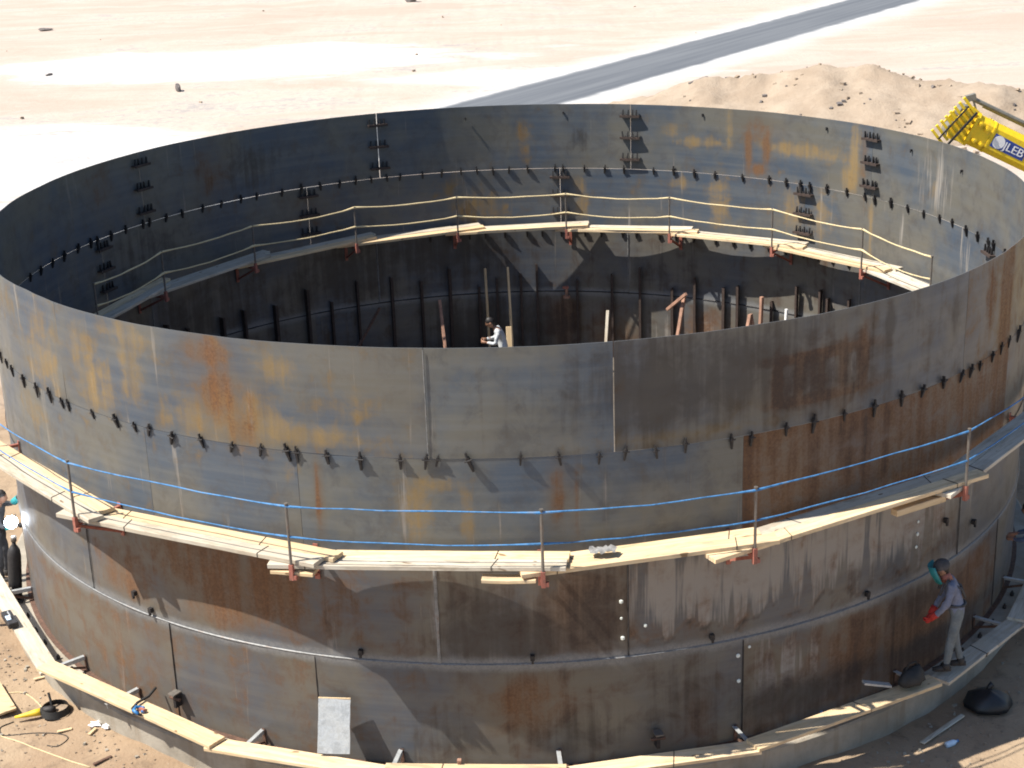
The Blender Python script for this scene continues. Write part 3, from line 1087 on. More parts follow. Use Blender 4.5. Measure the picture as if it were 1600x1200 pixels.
sec = [(-.26, -.36), (.26, -.36), (.34, -.24), (.34, .24), (.26, .36), (-.26, .36), (-.34, .24), (-.34, -.24)]
mb = MB()
for x in (.36, 9.5):
    mb.v += [(x, y, z) for y, z in sec]
for k in range(8):
    mb.f.append((k, (k + 1) % 8, 8 + (k + 1) % 8, 8 + k))
mb.f += [tuple(range(8))[::-1], tuple(range(8, 16))]
bpart(mb, 'boom', YELLOW)
mb = MB()
for x0, x1, g in ((.32, .40, .035), (.80, .84, .012)):
    b0 = len(mb.v)
    for x in (x0, x1):
        mb.v += [(x, y * (1 + g / .3), z * (1 + g / .3)) for y, z in sec]
    for k in range(8):
        mb.f.append((b0 + k, b0 + (k + 1) % 8, b0 + 8 + (k + 1) % 8, b0 + 8 + k))
    mb.f += [tuple(b0 + k for k in range(8))[::-1], tuple(b0 + 8 + k for k in range(8))]
bpart(mb, 'boom_collar', YELLOW)
for (x, z) in ((.50, -.20), (.46, .20), (.64, .14), (.68, -.22), (.20, .02)):
    mb = MB().tube([(x, -.34, z), (x, -.40, z)], .06, 10).tube([(x, -.40, z), (x, -.43, z)], .03, 8)
    bpart(mb, 'pivot_bolt', YELLOW)
for y in (-.27, .27):                    # head cheek plates, sloping nose
    mb = MB()
    q = [(.38, -.36), (.38, .40), (.16, .46), (-.02, .30), (-.14, -.20), (-.06, -.42)]
    for dy in (-.02, .02):
        mb.v += [(x, y + dy, z) for x, z in q]
    nq = len(q)
    mb.f += [tuple(range(nq)), tuple(nq + k for k in range(nq))[::-1]]
    mb.f += [(k, nq + k, nq + (k + 1) % nq, (k + 1) % nq) for k in range(nq)]
    bpart(mb, 'head_cheek', YELLOW)
for k in range(8):                       # rungs of the head guard, open gaps between
    t = k / 7
    x0, z0 = -.42 + .30 * t, -.42 + .94 * t
    mb = MB().bar((x0 - .06, -.34, z0 + .03), (x0 + .34, -.34, z0 - .165), .06, .062)
    bpart(mb, 'guard_rung', YELLOW)
mb = MB().bar((-.26, -.39, -.52), (.00, -.39, .42), .03, .035).bar((.0, -.40, -.52), (.24, -.40, .38), .04, .05)
bpart(mb, 'tie_rod', RUBBER)
mb = MB()
for z, x in ((.26, .10), (-.22, .02)):
    mb.tube([(x, -.2, z), (x, .2, z)], .17, 14)
bpart(mb, 'sheave', GREYP)
mb = MB().tube([(.10, -.10, .60), (9.0, -.10, .62)], .055, 8).tube([(.45, .1, .56), (9.0, .1, .56)], .05, 8)
mb.bar((.10, -.1, .60), (.30, -.1, .40), .04, .04).bar((-.05, -.1, .53), (.12, -.1, .68), .14, .14)
bpart(mb, 'hydraulic_line', GREYP)
mb = MB()                                # logo plate
qq = [(.90, -.17), (1.76, -.17), (1.76, .11), (.90, .15)]
mb.v = [(x, -.347, z) for x, z in qq] + [(x, -.342, z) for x, z in qq]
mb.f = [(0, 1, 2, 3), (7, 6, 5, 4), (0, 4, 5, 1), (1, 5, 6, 2), (2, 6, 7, 3), (3, 7, 4, 0)]
dec = bpart(mb, 'logo_plate', NAVY)
mb = MB()
ne = 20
mb.v = [(1.055 + .148 * math.cos(2 * PI * k / ne), -.350, -.010 + .150 * math.sin(2 * PI * k / ne)) for k in range(ne)]
mb.v += [(1.055 + .148 * math.cos(2 * PI * k / ne), -.3472, -.010 + .150 * math.sin(2 * PI * k / ne)) for k in range(ne)]
mb.f = [tuple(range(ne))] + [(k, ne + k, ne + (k + 1) % ne, (k + 1) % ne) for k in range(ne)]
bpart(mb, 'logo_emblem', WHITE, dec)
tc = bpy.data.curves.new('lettering', 'FONT')
tc.body = 'JLEB'
tc.size = .36
tc.extrude = .002
tc.space_character = .95
to = bpy.data.objects.new('lettering_tmp', tc)
COL.objects.link(to)
bpy.context.view_layer.update()
tm = bpy.data.meshes.new_from_object(to.evaluated_get(bpy.context.evaluated_depsgraph_get()))
bpy.data.objects.remove(to)
xs = [v.co.x for v in tm.vertices]
sx_ = .53 / (max(xs) - min(xs))
for v in tm.vertices:
    lx, ly, lz = v.co.x * sx_, v.co.y, v.co.z
    v.co = BM @ Vector((1.195 + lx, -.352 - lz, -.105 + ly * .72))
tm.materials.clear()
tm.materials.append(WHITE)
link('lettering', tm, dec)
# turntable and carrier, out of frame to the right
tip = Vector(crane.location)
bw = tip + bx * 9.2
mb = MB().box((bw.x - tip.x + .6, 0, -tip.z + 1.6), (3.4, 2.2, 1.2)).box((bw.x - tip.x + .3, 0, bw.z - tip.z - .2), (1.6, 1.2, 1.3))
mb.build('turntable', YELLOW, crane, False, .06)
mb = MB().box((bw.x - tip.x + 2.0, 0, -tip.z + .65), (9.0, 2.4, .7)).box((bw.x - tip.x + 5.8, 0, -tip.z + 1.6), (1.6, 2.3, 1.4))
mb.build('carrier', YELLOW, crane, False, .06)
for x in (-1.6, -.1, 3.8, 5.4):
    for y in (-1.05, 1.05):
        mb = MB().tube([(bw.x - tip.x + x, y - .17, -tip.z + .08), (bw.x - tip.x + x, y + .17, -tip.z + .08)], .53, 18)
        mb.build('wheel', RUBBER, crane)


# ------------------------------------------------------------------ people
def skin_mesh(pts, edges, radii, sub=1):
    names = list(pts)
    idx = {k: i for i, k in enumerate(names)}
    me = bpy.data.meshes.new('skin_tmp')
    me.from_pydata([pts[k] for k in names], [(idx[a], idx[b]) for a, b in edges], [])
    o = bpy.data.objects.new('skin_tmp', me)
    COL.objects.link(o)
    sm = o.modifiers.new('skin', 'SKIN')
    sm.use_smooth_shade = True
    ss = o.modifiers.new('sub', 'SUBSURF')
    ss.levels = ss.render_levels = sub
    for i, k in enumerate(names):
        r_ = radii[k]
        sv = me.skin_vertices[0].data[i]
        sv.radius = (r_, r_) if not isinstance(r_, tuple) else r_
        sv.use_root = (i == 0)
    bpy.context.view_layer.update()
    em = bpy.data.meshes.new_from_object(o.evaluated_get(bpy.context.evaluated_depsgraph_get()))
    bpy.data.objects.remove(o)
    return em


def head_mb(c, look, r_=.098):
    """head with nose, ears, eyes sockets; look = facing unit vector (local)"""
    mb = MB()
    lk = Vector(look).normalized()
    side = Vector((0, 0, 1)).cross(lk).normalized()
    up = lk.cross(side)
    Q = Matrix((lk, side, up)).transposed()

    def mf(p):
        x, y, z = p
        f = 1.0
        if z < 0:
            f = 1 - .28 * (-z / .125) ** 1.5
        y *= f
        if x > 0 and z < -.02:
            x *= .92
        if x < 0 and z < -.04:
            x *= .75
        if abs(y) < .022 and x > .06 and -.055 < z < .01:
            x += .022
        if x > .07 and .0 < z < .03 and .02 < abs(y) < .05:
            x -= .010
        return Q @ Vector((x, y, z))
    mb.ball(c, (.098, .078, .125), 16, mf)
    for s in (-1, 1):
        mb.ball(Vector(c) + Q @ Vector((-.005, s * .078, -.01)), (.028, .012, .034), 8, lambda p: Q @ p)
    return mb, Q


def hand_mesh(wr, d, n_, grip=.5):
    """palm + five fingers from wrist wr along d; n_ = palm normal; returns list of tubes"""
    d, n_ = Vector(d).normalized(), Vector(n_).normalized()
    n_ = (n_ - d * n_.dot(d)).normalized()
    s = d.cross(n_)
    wr = Vector(wr)
    mb = MB()
    mb.tube([wr - d * .03, wr + d * .02, wr + d * .06, wr + d * .095], [.027, .030, .036, .030], 8)
    for k, (o, L) in enumerate(((-.030, .062), (-.010, .075), (.011, .070), (.030, .055))):
        p0 = wr + d * .085 + s * o
        d1 = (d * math.cos(grip * .8) + n_ * math.sin(grip * .8))
        d2 = (d * math.cos(grip * 2.0) + n_ * math.sin(grip * 2.0))
        p1 = p0 + d1 * L * .5
        p2 = p1 + d2 * L * .5
        mb.tube([p0 - d * .02, p0, p1, p2], [.010, .010, .009, .007], 6)
    t0 = wr + d * .035 - s * .03
    t1 = t0 + (d * .5 - s * .6 + n_ * .3).normalized() * .04
    t2 = t1 + (d * .8 - s * .1 + n_ * .5).normalized() * .035
    mb.tube([t0, t1, t2], [.013, .011, .008], 6)
    return mb


EDGE_T = [('pelvis', 'waist'), ('waist', 'chest'), ('chest', 'neckb'), ('chest', 'shl'), ('shl', 'ell'), ('ell', 'wrl'), ('chest', 'shr'), ('shr', 'elr'), ('elr', 'wrr'),
          ('pelvis', 'hipl'), ('hipl', 'knl'), ('knl', 'anl'), ('pelvis', 'hipr'), ('hipr', 'knr'), ('knr', 'anr')]
RAD_T = dict(pelvis=.135, waist=.125, chest=.14, neckb=.065, shl=.075, shr=.075, ell=.052, elr=.052, wrl=.038, wrr=.038, hipl=.098, hipr=.098, knl=.07, knr=.07, anl=.058, anr=.058)


FOLDS = bpy.data.textures.new('folds', 'CLOUDS')
FOLDS.noise_scale = .09
FOLDS.noise_depth = 2


def person(label, loc, rz, J, top_mat, leg_mat, look=(1, 0, -.15), hair=True, glove=None, hands=None, cuff=None):
    p = thing('person', label, 'person', loc, rz)
    J = {k: tuple(v) for k, v in J.items()}
    pts = {k: J[k] for k in ('pelvis', 'waist', 'chest', 'neckb', 'shl', 'shr', 'ell', 'elr', 'wrl', 'wrr', 'hipl', 'hipr', 'knl', 'knr', 'anl', 'anr')}
    rb = {k: v * (.9 if k in ('neckb', 'wrl', 'wrr') else .62) for k, v in RAD_T.items()}
    pts2 = dict(pts)
    pts2['neckt'] = J['neckt']
    rb['neckt'] = .050
    body = skin_mesh(pts2, EDGE_T + [('neckb', 'neckt')], rb)
    bm = bmesh.new()
    bm.from_mesh(body)
    hm, Q = head_mb(J['head'], look)
    tmp = hm.mesh('t')
    bm.from_mesh(tmp)
    for sfx in 'lr':
        wr, el = Vector(J['wr' + sfx]), Vector(J['el' + sfx])
        d = (wr - el).normalized()
        if not glove:
            nn = Vector((.3, 1 if sfx == 'r' else -1, 0))
            bm.from_mesh(hand_mesh(wr + d * .02, d, nn, .6).mesh('t'))
    bm.to_mesh(body)
    bm.free()
    body.materials.clear()
    body.materials.append(SKIN)
    body.shade_smooth()
    link('body', body, p)
    # work clothes: one garment, trousers below the belt line
    tp = dict(pts)
    tp['neckb'] = tuple(Vector(pts['chest']).lerp(Vector(pts['neckb']), .72))
    gm = skin_mesh(tp, EDGE_T, RAD_T)
    gm.materials.clear()
    gm.materials.append(top_mat)
    gm.materials.append(leg_mat)
    belt = J['pelvis'][2] + .03
    wz = max(J['wrl'][2], J['wrr'][2])
    for pg in gm.polygons:
        c = pg.center
        if c.z < belt and abs(c.y) < .19 and c.x < .20:
            pg.material_index = 1
    gm.shade_smooth()
    go = link('work_clothes', gm, p)
    sb = go.modifiers.new('sub', 'SUBSURF')
    sb.levels = sb.render_levels = 1
    dm = go.modifiers.new('folds', 'DISPLACE')
    dm.texture = FOLDS
    dm.texture_coords = 'LOCAL'
    dm.strength = .04
    dm.mid_level = .5
    for sfx in 'lr':
        an = Vector(J['an' + sfx])
        f = Vector(J.get('foot' + sfx, (1, 0, 0))).normalized()
        mb = MB()
        g = an.z
        mb.tube([an + Vector((0, 0, .05)), an + Vector((0, 0, -.02)), Vector((an.x, an.y, an.z - .045)) + f * .02], [.055, .056, .05], 8)
        mb.tube([Vector((an.x, an.y, an.z - .045)) - f * .07, Vector((an.x, an.y, an.z - .04)), Vector((an.x, an.y, an.z - .05)) + f * .10, Vector((an.x, an.y, an.z - .06)) + f * .18], [.035, .048, .045, .028], 8)
        mb.build('boot', BOOT, p, True)
        if glove:
            wr, el = Vector(J['wr' + sfx]), Vector(J['el' + sfx])
            d = (wr - el).normalized()
            hb = hand_mesh(wr + d * .02, d, (.3, 1 if sfx == 'r' else -1, 0), .8)
            hb.tube([wr - d * .10, wr + d * .02], [.052, .044], 8)
            hb.build('glove', glove, p, True)
    if cuff:
        for sfx in 'lr':
            wr, el = Vector(J['wr' + sfx]), Vector(J['el' + sfx])
            MB().tube([el.lerp(wr, .25), el.lerp(wr, .8)], [.066, .056], 10).build('sleeve_guard', cuff, p, True)
    if hair:
        mb = MB()

        def hf(q):
            x, y, z = q
            if z < .02 and x > -.02:
                x *= .55
                z *= .4
            return Q @ Vector((x - .008, y, z + .012))
        mb.ball(J['head'], (.104, .084, .124), 14, hf)
        mb.build('hair', HAIR, p, True)
    return p, Q


STAND = dict(pelvis=(0, 0, .97), waist=(.01, 0, 1.14), chest=(.03, 0, 1.34), neckb=(.04, 0, 1.47), neckt=(.06, 0, 1.54), head=(.085, 0, 1.62), shl=(.03, .19, 1.40), shr=(.03, -.19, 1.40),
             ell=(.06, .25, 1.12), elr=(.06, -.25, 1.12), wrl=(.22, .22, .94), wrr=(.22, -.22, .94), hipl=(0, .10, .90), hipr=(0, -.10, .90), knl=(.03, .11, .50), knr=(.03, -.11, .50), anl=(0, .11, .10), anr=(0, -.11, .10))

# worker in the blue-grey coverall, right foreground
J = dict(STAND)
J.update(pelvis=(.03, 0, .94), waist=(.06, 0, 1.10), chest=(.13, 0, 1.29), neckb=(.19, 0, 1.41), neckt=(.23, 0, 1.47), head=(.27, 0, 1.54), shl=(.12, .18, 1.34), shr=(.12, -.18, 1.34),
         ell=(.22, .21, 1.06), elr=(.20, -.21, 1.06), wrl=(.37, .12, .86), wrr=(.36, -.06, .84), hipl=(.02, .09, .88), hipr=(.02, -.09, .88), knl=(.10, .10, .50), knr=(.03, -.10, .49), anl=(.14, .09, .105), anr=(-.08, -.09, .105))
wl = Vector((6.33, -7.40, ZP + .052))
w1, Q = person('worker in blue-grey coverall with teal welding shield standing on the foundation boards', wl, PI - .15, J, CLOTH_B, CLOTH_T, (1, 0, -.45), True, REDG)
mb = MB()
hc = Vector(J['head'])
for i in range(9):
    a = -1.15 + 2.3 * i / 8
    for z, k in ((-.14, .88), (-.02, 1.0), (.10, .95)):
        mb.v.append(tuple(hc + Q @ Vector((.165 * math.cos(a) * k, .15 * math.sin(a), z * 1.1))))
for i in range(8):
    for q in range(2):
        a = i * 3 + q
        mb.f.append((a, a + 3, a + 4, a + 1))
o = mb.build('welding_shield', TEAL, w1, True)
so_m = o.modifiers.new('solid', 'SOLIDIFY')
so_m.thickness = .008
mb = MB().ball(hc + Q @ Vector((-.02, 0, .05)), (.118, .098, .095), 14, lambda p: Q @ p)
mb.build('cap', CLOTH_D, w1, True)
mb = MB().tube([Vector(J['neckb']) + Vector((0, 0, -.02)), Vector(J['neckt'])], [.085, .066], 10)
mb.build('neck_scarf', OXIDE, w1, True)
mb = MB()
for s_y in (-1, 1):
    mb.tube([Vector(J['chest']) + Vector((.15, s_y * .10, -.10)), Vector(J['chest']) + Vector((.06, s_y * .12, .14)), Vector(J['chest']) + Vector((-.14, s_y * .06, -.02)), Vector(J['waist']) + Vector((-.13, 0, .02))], .018, 6)
mb.tube([Vector(J['waist']) + Vector((.135 * math.cos(a_k), .135 * math.sin(a_k), -.06)) for a_k in np.linspace(0, 2 * PI, 17)], .022, 6)
mb.build('harness', CLOTH_D, w1, True)
w1.scale = (1.06, 1.06, 1.06)

# welder at the left edge
J = dict(STAND)
J.update(chest=(.06, 0, 1.33), neckb=(.10, 0, 1.45), neckt=(.13, 0, 1.51), head=(.16, 0, 1.59), shl=(.06, .19, 1.38), shr=(.06, -.19, 1.38), ell=(.20, .27, 1.34), elr=(.20, -.24, 1.12), wrl=(.40, .20, 1.52), wrr=(.40, -.10, 1.10))
w2, Q = person('welder with teal sleeves at the left edge holding the bright arc', (-9.12, -2.55, .0), rad(-8), J, CLOTH_D, CLOTH_D, (1, 0, -.1), True, BOOT, None, TEALC)
# electrode holder and arc
g = thing('electrode_holder', 'electrode holder with blazing white arc at the left edge of the tank', 'welding tool', (-8.80, -2.66, 1.26))
mb = MB().tube([(-.02, 0, -.06), (.10, -.09, .06)], [.018, .014], 8)
mb.build('handle', BLACK, g)
mb = MB().tube([(.10, -.09, .06), (.16, -.54, .12)], .005, 6)
mb.build('electrode', GALV, g)
mb = MB().ball((.16, -.54, .12), .11, 14)
mb.build('arc', ARC, g, True)

# worker at the far right edge
J = dict(STAND)
J.update(chest=(.12, 0, 1.30), neckb=(.19, 0, 1.42), neckt=(.23, 0, 1.47), head=(.27, 0, 1.54), shl=(.12, .19, 1.36), shr=(.12, -.19, 1.36), ell=(.26, .22, 1.10), elr=(.26, -.22, 1.10), wrl=(.45, .12, 1.05), wrr=(.45, -.12, 1.05))
person('worker in navy top and pale trousers cut off by the right edge', (8.22, -5.35, ZP + .052), rad(150), J, CLOTH_J, CLOTH_W, (1, 0, -.3), True, None)

# man inside the tank
J = dict(STAND)
J.update(pelvis=(0, 0, .95), waist=(.03, 0, 1.12), chest=(.12, 0, 1.31), neckb=(.20, 0, 1.43), neckt=(.24, 0, 1.48), head=(.30, 0, 1.55), shl=(.11, .19, 1.37), shr=(.11, -.19, 1.37), ell=(.20, .24, 1.10), elr=(.20, -.24, 1.10), wrl=(.40, .14, 1.12), wrr=(.40, -.14, 1.12))
person('man in pale grey shirt bending over inside the tank', (-.22, 6.75, .006), PI, J, CLOTH_W, CLOTH_W, (1, 0, -.5), True, None)


# ------------------------------------------------------------------ timbers inside the tank
def timber(label, a, b, wd, ht, mat, name='timber_prop'):
    a, b = Vector(a), Vector(b)
    L = (b - a).length
    mb = MB().box((0, 0, 0), (L, wd, ht))
    o = mb.build(name, mat, None, False, .006)
    x = (b - a).normalized()
    y = Vector((0, 0, 1)).cross(x)
    if y.length < 1e-3:
        y = Vector((0, 1, 0))
    y.normalize()
    o.matrix_world = Matrix.Translation((a + b) / 2) @ Matrix((x, y, x.cross(y))).transposed().to_4x4()
    return tag(o, label, 'timber')


OXW = simple('reddish_timber', (.30, .17, .12), .85, 0, .3, 5)
timber('thin leaning pole left of the man inside the tank', (-1.55, 7.4, .01), (-1.72, 8.3, 1.68), .07, .07, OXW)
timber('pale upright plank just right of the man inside the tank', (-.09, 7.3, .01), (-.10, 7.6, 1.18), .13, .05, WOOD)
timber('pale bar leaning near the middle of the inside wall', (2.10, 7.35, .01), (2.25, 8.0, 1.37), .07, .05, WOOD_G)
timber('long pinkish prop leaning on the inside wall', (3.60, 6.75, .01), (3.98, 7.30, 1.90), .08, .07, OXW)
timber('short cross piece nailed above the long pinkish prop', (3.60, 7.48, 1.50), (3.98, 7.0, 2.0), .07, .07, OXW)
timber('left leg of the low trestle inside the tank on the right', (5.00, 5.9, .01), (5.35, 6.34, 1.66), .08, .06, OXW)
timber('right leg of the low trestle inside the tank on the right', (5.62, 6.1, .01), (5.38, 6.40, 1.66), .07, .06, OXW)
timber('slim pale pole standing at the shaded inside wall', (-.58, 8.75, .01), (-.62, 8.80, 2.28), .05, .05, WOOD)
timber('second slim pale pole standing at the shaded inside wall', (-.02, 8.6, .01), (-.08, 8.78, 2.30), .05, .05, WOOD)
timber('faint slanting board in the dark left part of the inside', (-3.9, 6.8, .5), (-3.1, 7.75, 1.7), .07, .04, RUSTED)
timber('white upright strip at the lit right inside wall', (6.05, 6.0, .01), (6.12, 6.05, 1.85), .06, .05, WHITE)
timber('reddish upright post at the lit right inside wall', (5.6, 6.6, .01), (5.66, 6.64, 1.98), .08, .07, OXW)
jb = thing('screw_jack', 'small pinkish screw jack on the inside wall', 'jack', (1.31, 8.72, 1.50))
MB().tube([(0, 0, 0), (0, 0, .06)], .08, 10).tube([(0, 0, .06), (0, 0, .25)], .035, 8).build('screw', OXW, jb)
MB().box((0, .12, .12), (.07, .24, .07)).build('arm', BLACK, jb)
MB().box((-.02, 0, .26), (.14, .10, .04)).build('head_plate', OXIDE, jb)

# ------------------------------------------------------------------ small things round the foot
sh = thing('leaning_sheet', 'pale grey galvanised sheet leaning against the tank foot', 'sheet', pol(-106.3, 9.48, ZP + .055), rad(-97.0))
mb = MB()
nx_, nz_ = 4, 8
for k in range(2):
    for j in range(nz_ + 1):
        for i in range(nx_ + 1):
            yy = -.225 + .45 * i / nx_
            zz = .70 * j / nz_
            xx = -.27 * (j / nz_) + .006 * math.sin(j * .9 + i) + (0 if k == 0 else -.012)
            mb.v.append((xx, yy + random.uniform(-.004, .004), zz))
st_ = (nx_ + 1) * (nz_ + 1)
for k in range(2):
    for j in range(nz_):
        for i in range(nx_):
            a = k * st_ + j * (nx_ + 1) + i
            q = (a, a + 1, a + nx_ + 2, a + nx_ + 1)
            mb.f.append(q if k == 0 else q[::-1])
per = [j * (nx_ + 1) for j in range(nz_ + 1)] + [nz_ * (nx_ + 1) + i for i in range(1, nx_ + 1)] + [j * (nx_ + 1) + nx_ for j in range(nz_ - 1, -1, -1)] + [i for i in range(nx_ - 1, 0, -1)]
for a, b in zip(per, per[1:] + per[:1]):
    mb.f.append((a, b, b + st_, a + st_))
mb.build('panel', GALV, sh)
MB().bar((-.280, -.225, .702), (-.280, .225, .702), .02, .018).build('top_fold', WOOD, sh)

# gas cylinder leaning on the shell at the left edge
gc = thing('gas_cylinder', 'dark gas cylinder leaning on the tank wall below the welder', 'gas cylinder', (-8.72, -3.30, -.005), rad(-160))
prof_ = [(.0, .105), (.03, .115), (.80, .115), (.90, .10), (.97, .06), (1.0, .035), (1.06, .033)]
MB().tube([(-.10 * z, 0, z) for z, r_ in prof_], [r_ for z, r_ in prof_], 14).build('bottle', BLACK, gc, True)
MB().tube([(-.106, 0, 1.06), (-.115, 0, 1.15)], .05, 10).build('valve_cap', PIPE, gc, True)
MB().tube([(.16, -.05, .02), (.10, .18, .03), (-.10, .24, .03), (-.12, .10, .05), (.12, .16, .05), (.25, .05, .03)], .022, 8).build('hose', RUBBER, gc, True)
pb = MB().tube([(0, 0, 0), (-.75, -.12, .02)], .045, 10).build('pipe_stub', PIPE)
pb.location = (-8.72, -3.42, .22)
tag(pb, 'short grey pipe poking in from the left beside the gas cylinder', 'pipe')
# scale / torch box on the left board
bxo = thing('tool_box', 'dark metal tool box lying on the left foundation board', 'tool box', pol(-150.2, 9.62, ZP + .003), rad(-150.2 + 90))
MB().box((0, 0, .05), (.52, .16, .10)).build('case', BLACK, bxo, False, .012)
MB().box((.05, -.03, .108), (.16, .07, .012)).build('label_plate', BOTTLE, bxo)
MB().tube([(-.12, 0, .10), (-.10, 0, .15), (.10, 0, .15), (.12, 0, .10)], .01, 6).build('handle', GALV, bxo)

# grinder with yellow body lying on the soil
gx0, gy0 = -7.35, -6.45
gr = thing('angle_grinder', 'yellow angle grinder with black guard lying on the soil at left', 'power tool', (gx0, gy0, gz(gx0, gy0) + .02), 0)
MB().tube([(-.52, -.10, .03), (-.40, -.08, .04), (-.22, -.03, .055), (-.12, 0, .06)], [.018, .032, .055, .06], 10).build('body', YTOOL, gr, True)
MB().tube([(-.14, 0, .06), (.02, .02, .07), (.08, .03, .08)], [.065, .07, .05], 10).build('gear_head', BLACK, gr, True)
mb = MB()
ng = 18
for k in range(ng + 1):
    a = 2 * PI * k / ng
    for r_, z in ((.20, .13), (.23, .02)):
        mb.v.append((.08 + r_ * math.cos(a), .03 + r_ * math.sin(a), z))
for k in range(ng):
    mb.f.append((2 * k, 2 * k + 2, 2 * k + 3, 2 * k + 1))
mb.build('guard', RUBBER, gr, True)
MB().tube([(.08, .03, .03), (.08, .03, .05)], .19, 18).build('disc', STONE, gr)
MB().tube([(.0, .12, .10), (-.05, .2, .27)], [.018, .02], 8).build('side_handle', RUBBER, gr)
# cables on the soil
def cable(label, pts, r_, mat):
    n_ = len(pts)
    out = []
    for i in range(n_ - 1):
        p0, p1, p2, p3 = [Vector((*pts[max(0, min(n_ - 1, q))], 0)) for q in (i - 1, i, i + 1, i + 2)]
        for k in range(6):
            t = k / 6
            q = .5 * ((2 * p1) + (p2 - p0) * t + (2 * p0 - 5 * p1 + 4 * p2 - p3) * t * t + (3 * p1 - p0 - 3 * p2 + p3) * t ** 3)
            q.z = gz(q.x, q.y) + r_ * .8
            out.append(q)
    o0 = out[0].copy()
    o = MB().tube([q - o0 for q in out], r_, 6).build('cable', mat, None, True)
    o.location = o0
    return tag(o, label, 'cable')


cable('pale cable running from the plywood corner to the grinder', [(-8.3, -5.75), (-8.0, -5.75), (-7.75, -5.95), (-7.55, -6.2), (-7.45, -6.4)], .009, PALE_ROPE)
cable('thin dark cable looping below the grinder', [(-7.9, -6.55), (-8.05, -6.75), (-7.9, -6.95), (-7.5, -6.95), (-7.1, -7.0), (-6.9, -7.15), (-7.0, -7.35), (-7.2, -7.3)], .008, RUBBER)
cable('straight pale string across the soil at bottom left', [(-8.4, -6.7), (-7.6, -7.2), (-6.9, -7.65), (-6.3, -8.05)], .009, PALE_ROPE)
# plywood corner
pw = thing('plywood_sheet', 'yellowish plywood sheet corner propped on the soil at the left edge', 'plywood', (-8.12, -6.32, gz(-8.1, -6.3)), 0)
mb = MB()
mb.hexa([(.22, -.02, .05), (-.02, -.20, .05), (-.75, .25, .05), (-.30, .85, .05), (.22, -.02, .085), (-.02, -.20, .085), (-.75, .25, .085), (-.30, .85, .085)])
mb.build('board', WOOD, pw)
MB().bar((.15, -.02, .025), (-.25, .78, .025), .06, .05).build('batten', RUSTED, pw)
# blue cable bundle with clamp on the left board
cb = thing('cable_bundle', 'blue and black cable bundle hanging over the long left board', 'cable bundle', pol(-125.6, 9.58, ZP + .056), rad(-125.6))
mb = MB().tube([(.10, .12, .02), (.14, .0, .03), (.06, -.12, .03), (-.08, -.15, .05), (-.30, -.16, .04), (-.46, -.17, .10)], .020, 8)
mb.build('black_cable', RUBBER, cb, True)
mb = MB().tube([(.12, .08, .03), (.12, -.02, .06), (.02, -.08, .05), (-.03, .02, .04), (.06, .10, .04)], .026, 8)
mb.build('blue_cable', BLUEP, cb, True)
MB().box((.03, .06, .05), (.05, .10, .04)).build('plug', OXIDE, cb)
for k, (th, z) in enumerate([(-124.0, .38), (-78.6, .30)]):
    cl = thing('chain_clamp', ['dark pipe clamp on the wall beside the blue cable bundle', 'dark clamp at the tank foot below the middle'][k], 'clamp', pol(th, R + .02, z), rad(th))
    MB().box((.06, 0, 0), (.12, .05, .22)).build('frame', BLACK, cl)
    MB().tube([(.10, -.10, .04), (.10, .10, .04)], .025, 8).build('screw', RUSTED, cl)
    MB().box((.10, 0, .13), (.16, .12, .02)).build('top_pad', PIPE, cl)
# pink stake by the sheet
MB_ = MB().box((0, 0, .2), (.05, .05, .40)).box((0, 0, .40), (.058, .058, .03))
o = MB_.build('stake', OXW, None, False, .005)
o.location = pol(-95.6, 9.45, .0)
o.rotation_euler = (0, .08, rad(-95))
tag(o, 'short pinkish stake standing at the bottom middle board', 'stake')
# right side clutter
rg = thing('heap_of_cloth', 'rounded black plastic sack on the shaded soil at right', 'bag', (6.95, -7.15, gz(6.95, -7.15)), 0)
def lump(mb, c, r_, seed, amp=.3, n=14):
    rr = random.Random(seed)
    ph = [rr.uniform(0, 6) for _ in range(6)]

    def f(p):
        q = p.normalized() if p.length > 0 else p
        k = 1 + amp * (math.sin(q.x * 4 + ph[0]) * math.sin(q.y * 5 + ph[1]) + .6 * math.sin(q.z * 7 + ph[2] + q.x * 6) * .7 + .35 * math.sin(q.y * 13 + ph[3]) * math.sin(q.x * 11 + ph[4]))
        p = p * k
        if p.z < 0:
            p.z *= .25
        return p
    mb.ball(c, r_, n, f)


mb = MB()
lump(mb, (0, 0, .05), (.36, .30, .25), 3, .10)
rg.name = 'plastic_bag'
mb.build('bag_body', PLASTIC, rg, True)
MB().tube([(0, .05, .24), (.02, .08, .33), (.06, .08, .36)], [.06, .035, .05], 8).build('bag_neck', PLASTIC, rg, True)
gb = thing('tool_bag', 'black canvas tool bag on the shaded board below the worker', 'bag', pol(-54.5, 9.62, ZP + .055), rad(-54.5))
mb = MB()
lump(mb, (0, 0, .10), (.15, .24, .22), 8, .16)
mb.build('bag_body', RUBBER, gb, True)
MB().tube([(-.05, -.1, .25), (-.02, -.05, .38), (.0, .06, .38), (.0, .12, .25)], .014, 6).build('handle', RUBBER, gb)
MB().bar((-.1, -.35, .10), (-.28, -.72, .20), .10, .03).build('steel_flat', GALV, gb)
bt = thing('water_bottle', 'small pale blue bottle glinting at the right tank foot', 'bottle', pol(-62.8, 9.22, -.008))
MB().tube([(0, 0, 0), (0, 0, .14), (0, 0, .18), (0, 0, .20)], [.045, .045, .02, .018], 10).build('bottle_body', BOTTLE, bt, True)
MB().tube([(0, 0, .20), (0, 0, .225)], .021, 8).build('cap', BLUEP, bt)
bt2 = copy_tree(bt)
bt2.location = (6.05, -8.15, gz(6.05, -8.15) + .045)
bt2.rotation_euler = (0, PI / 2, .5)
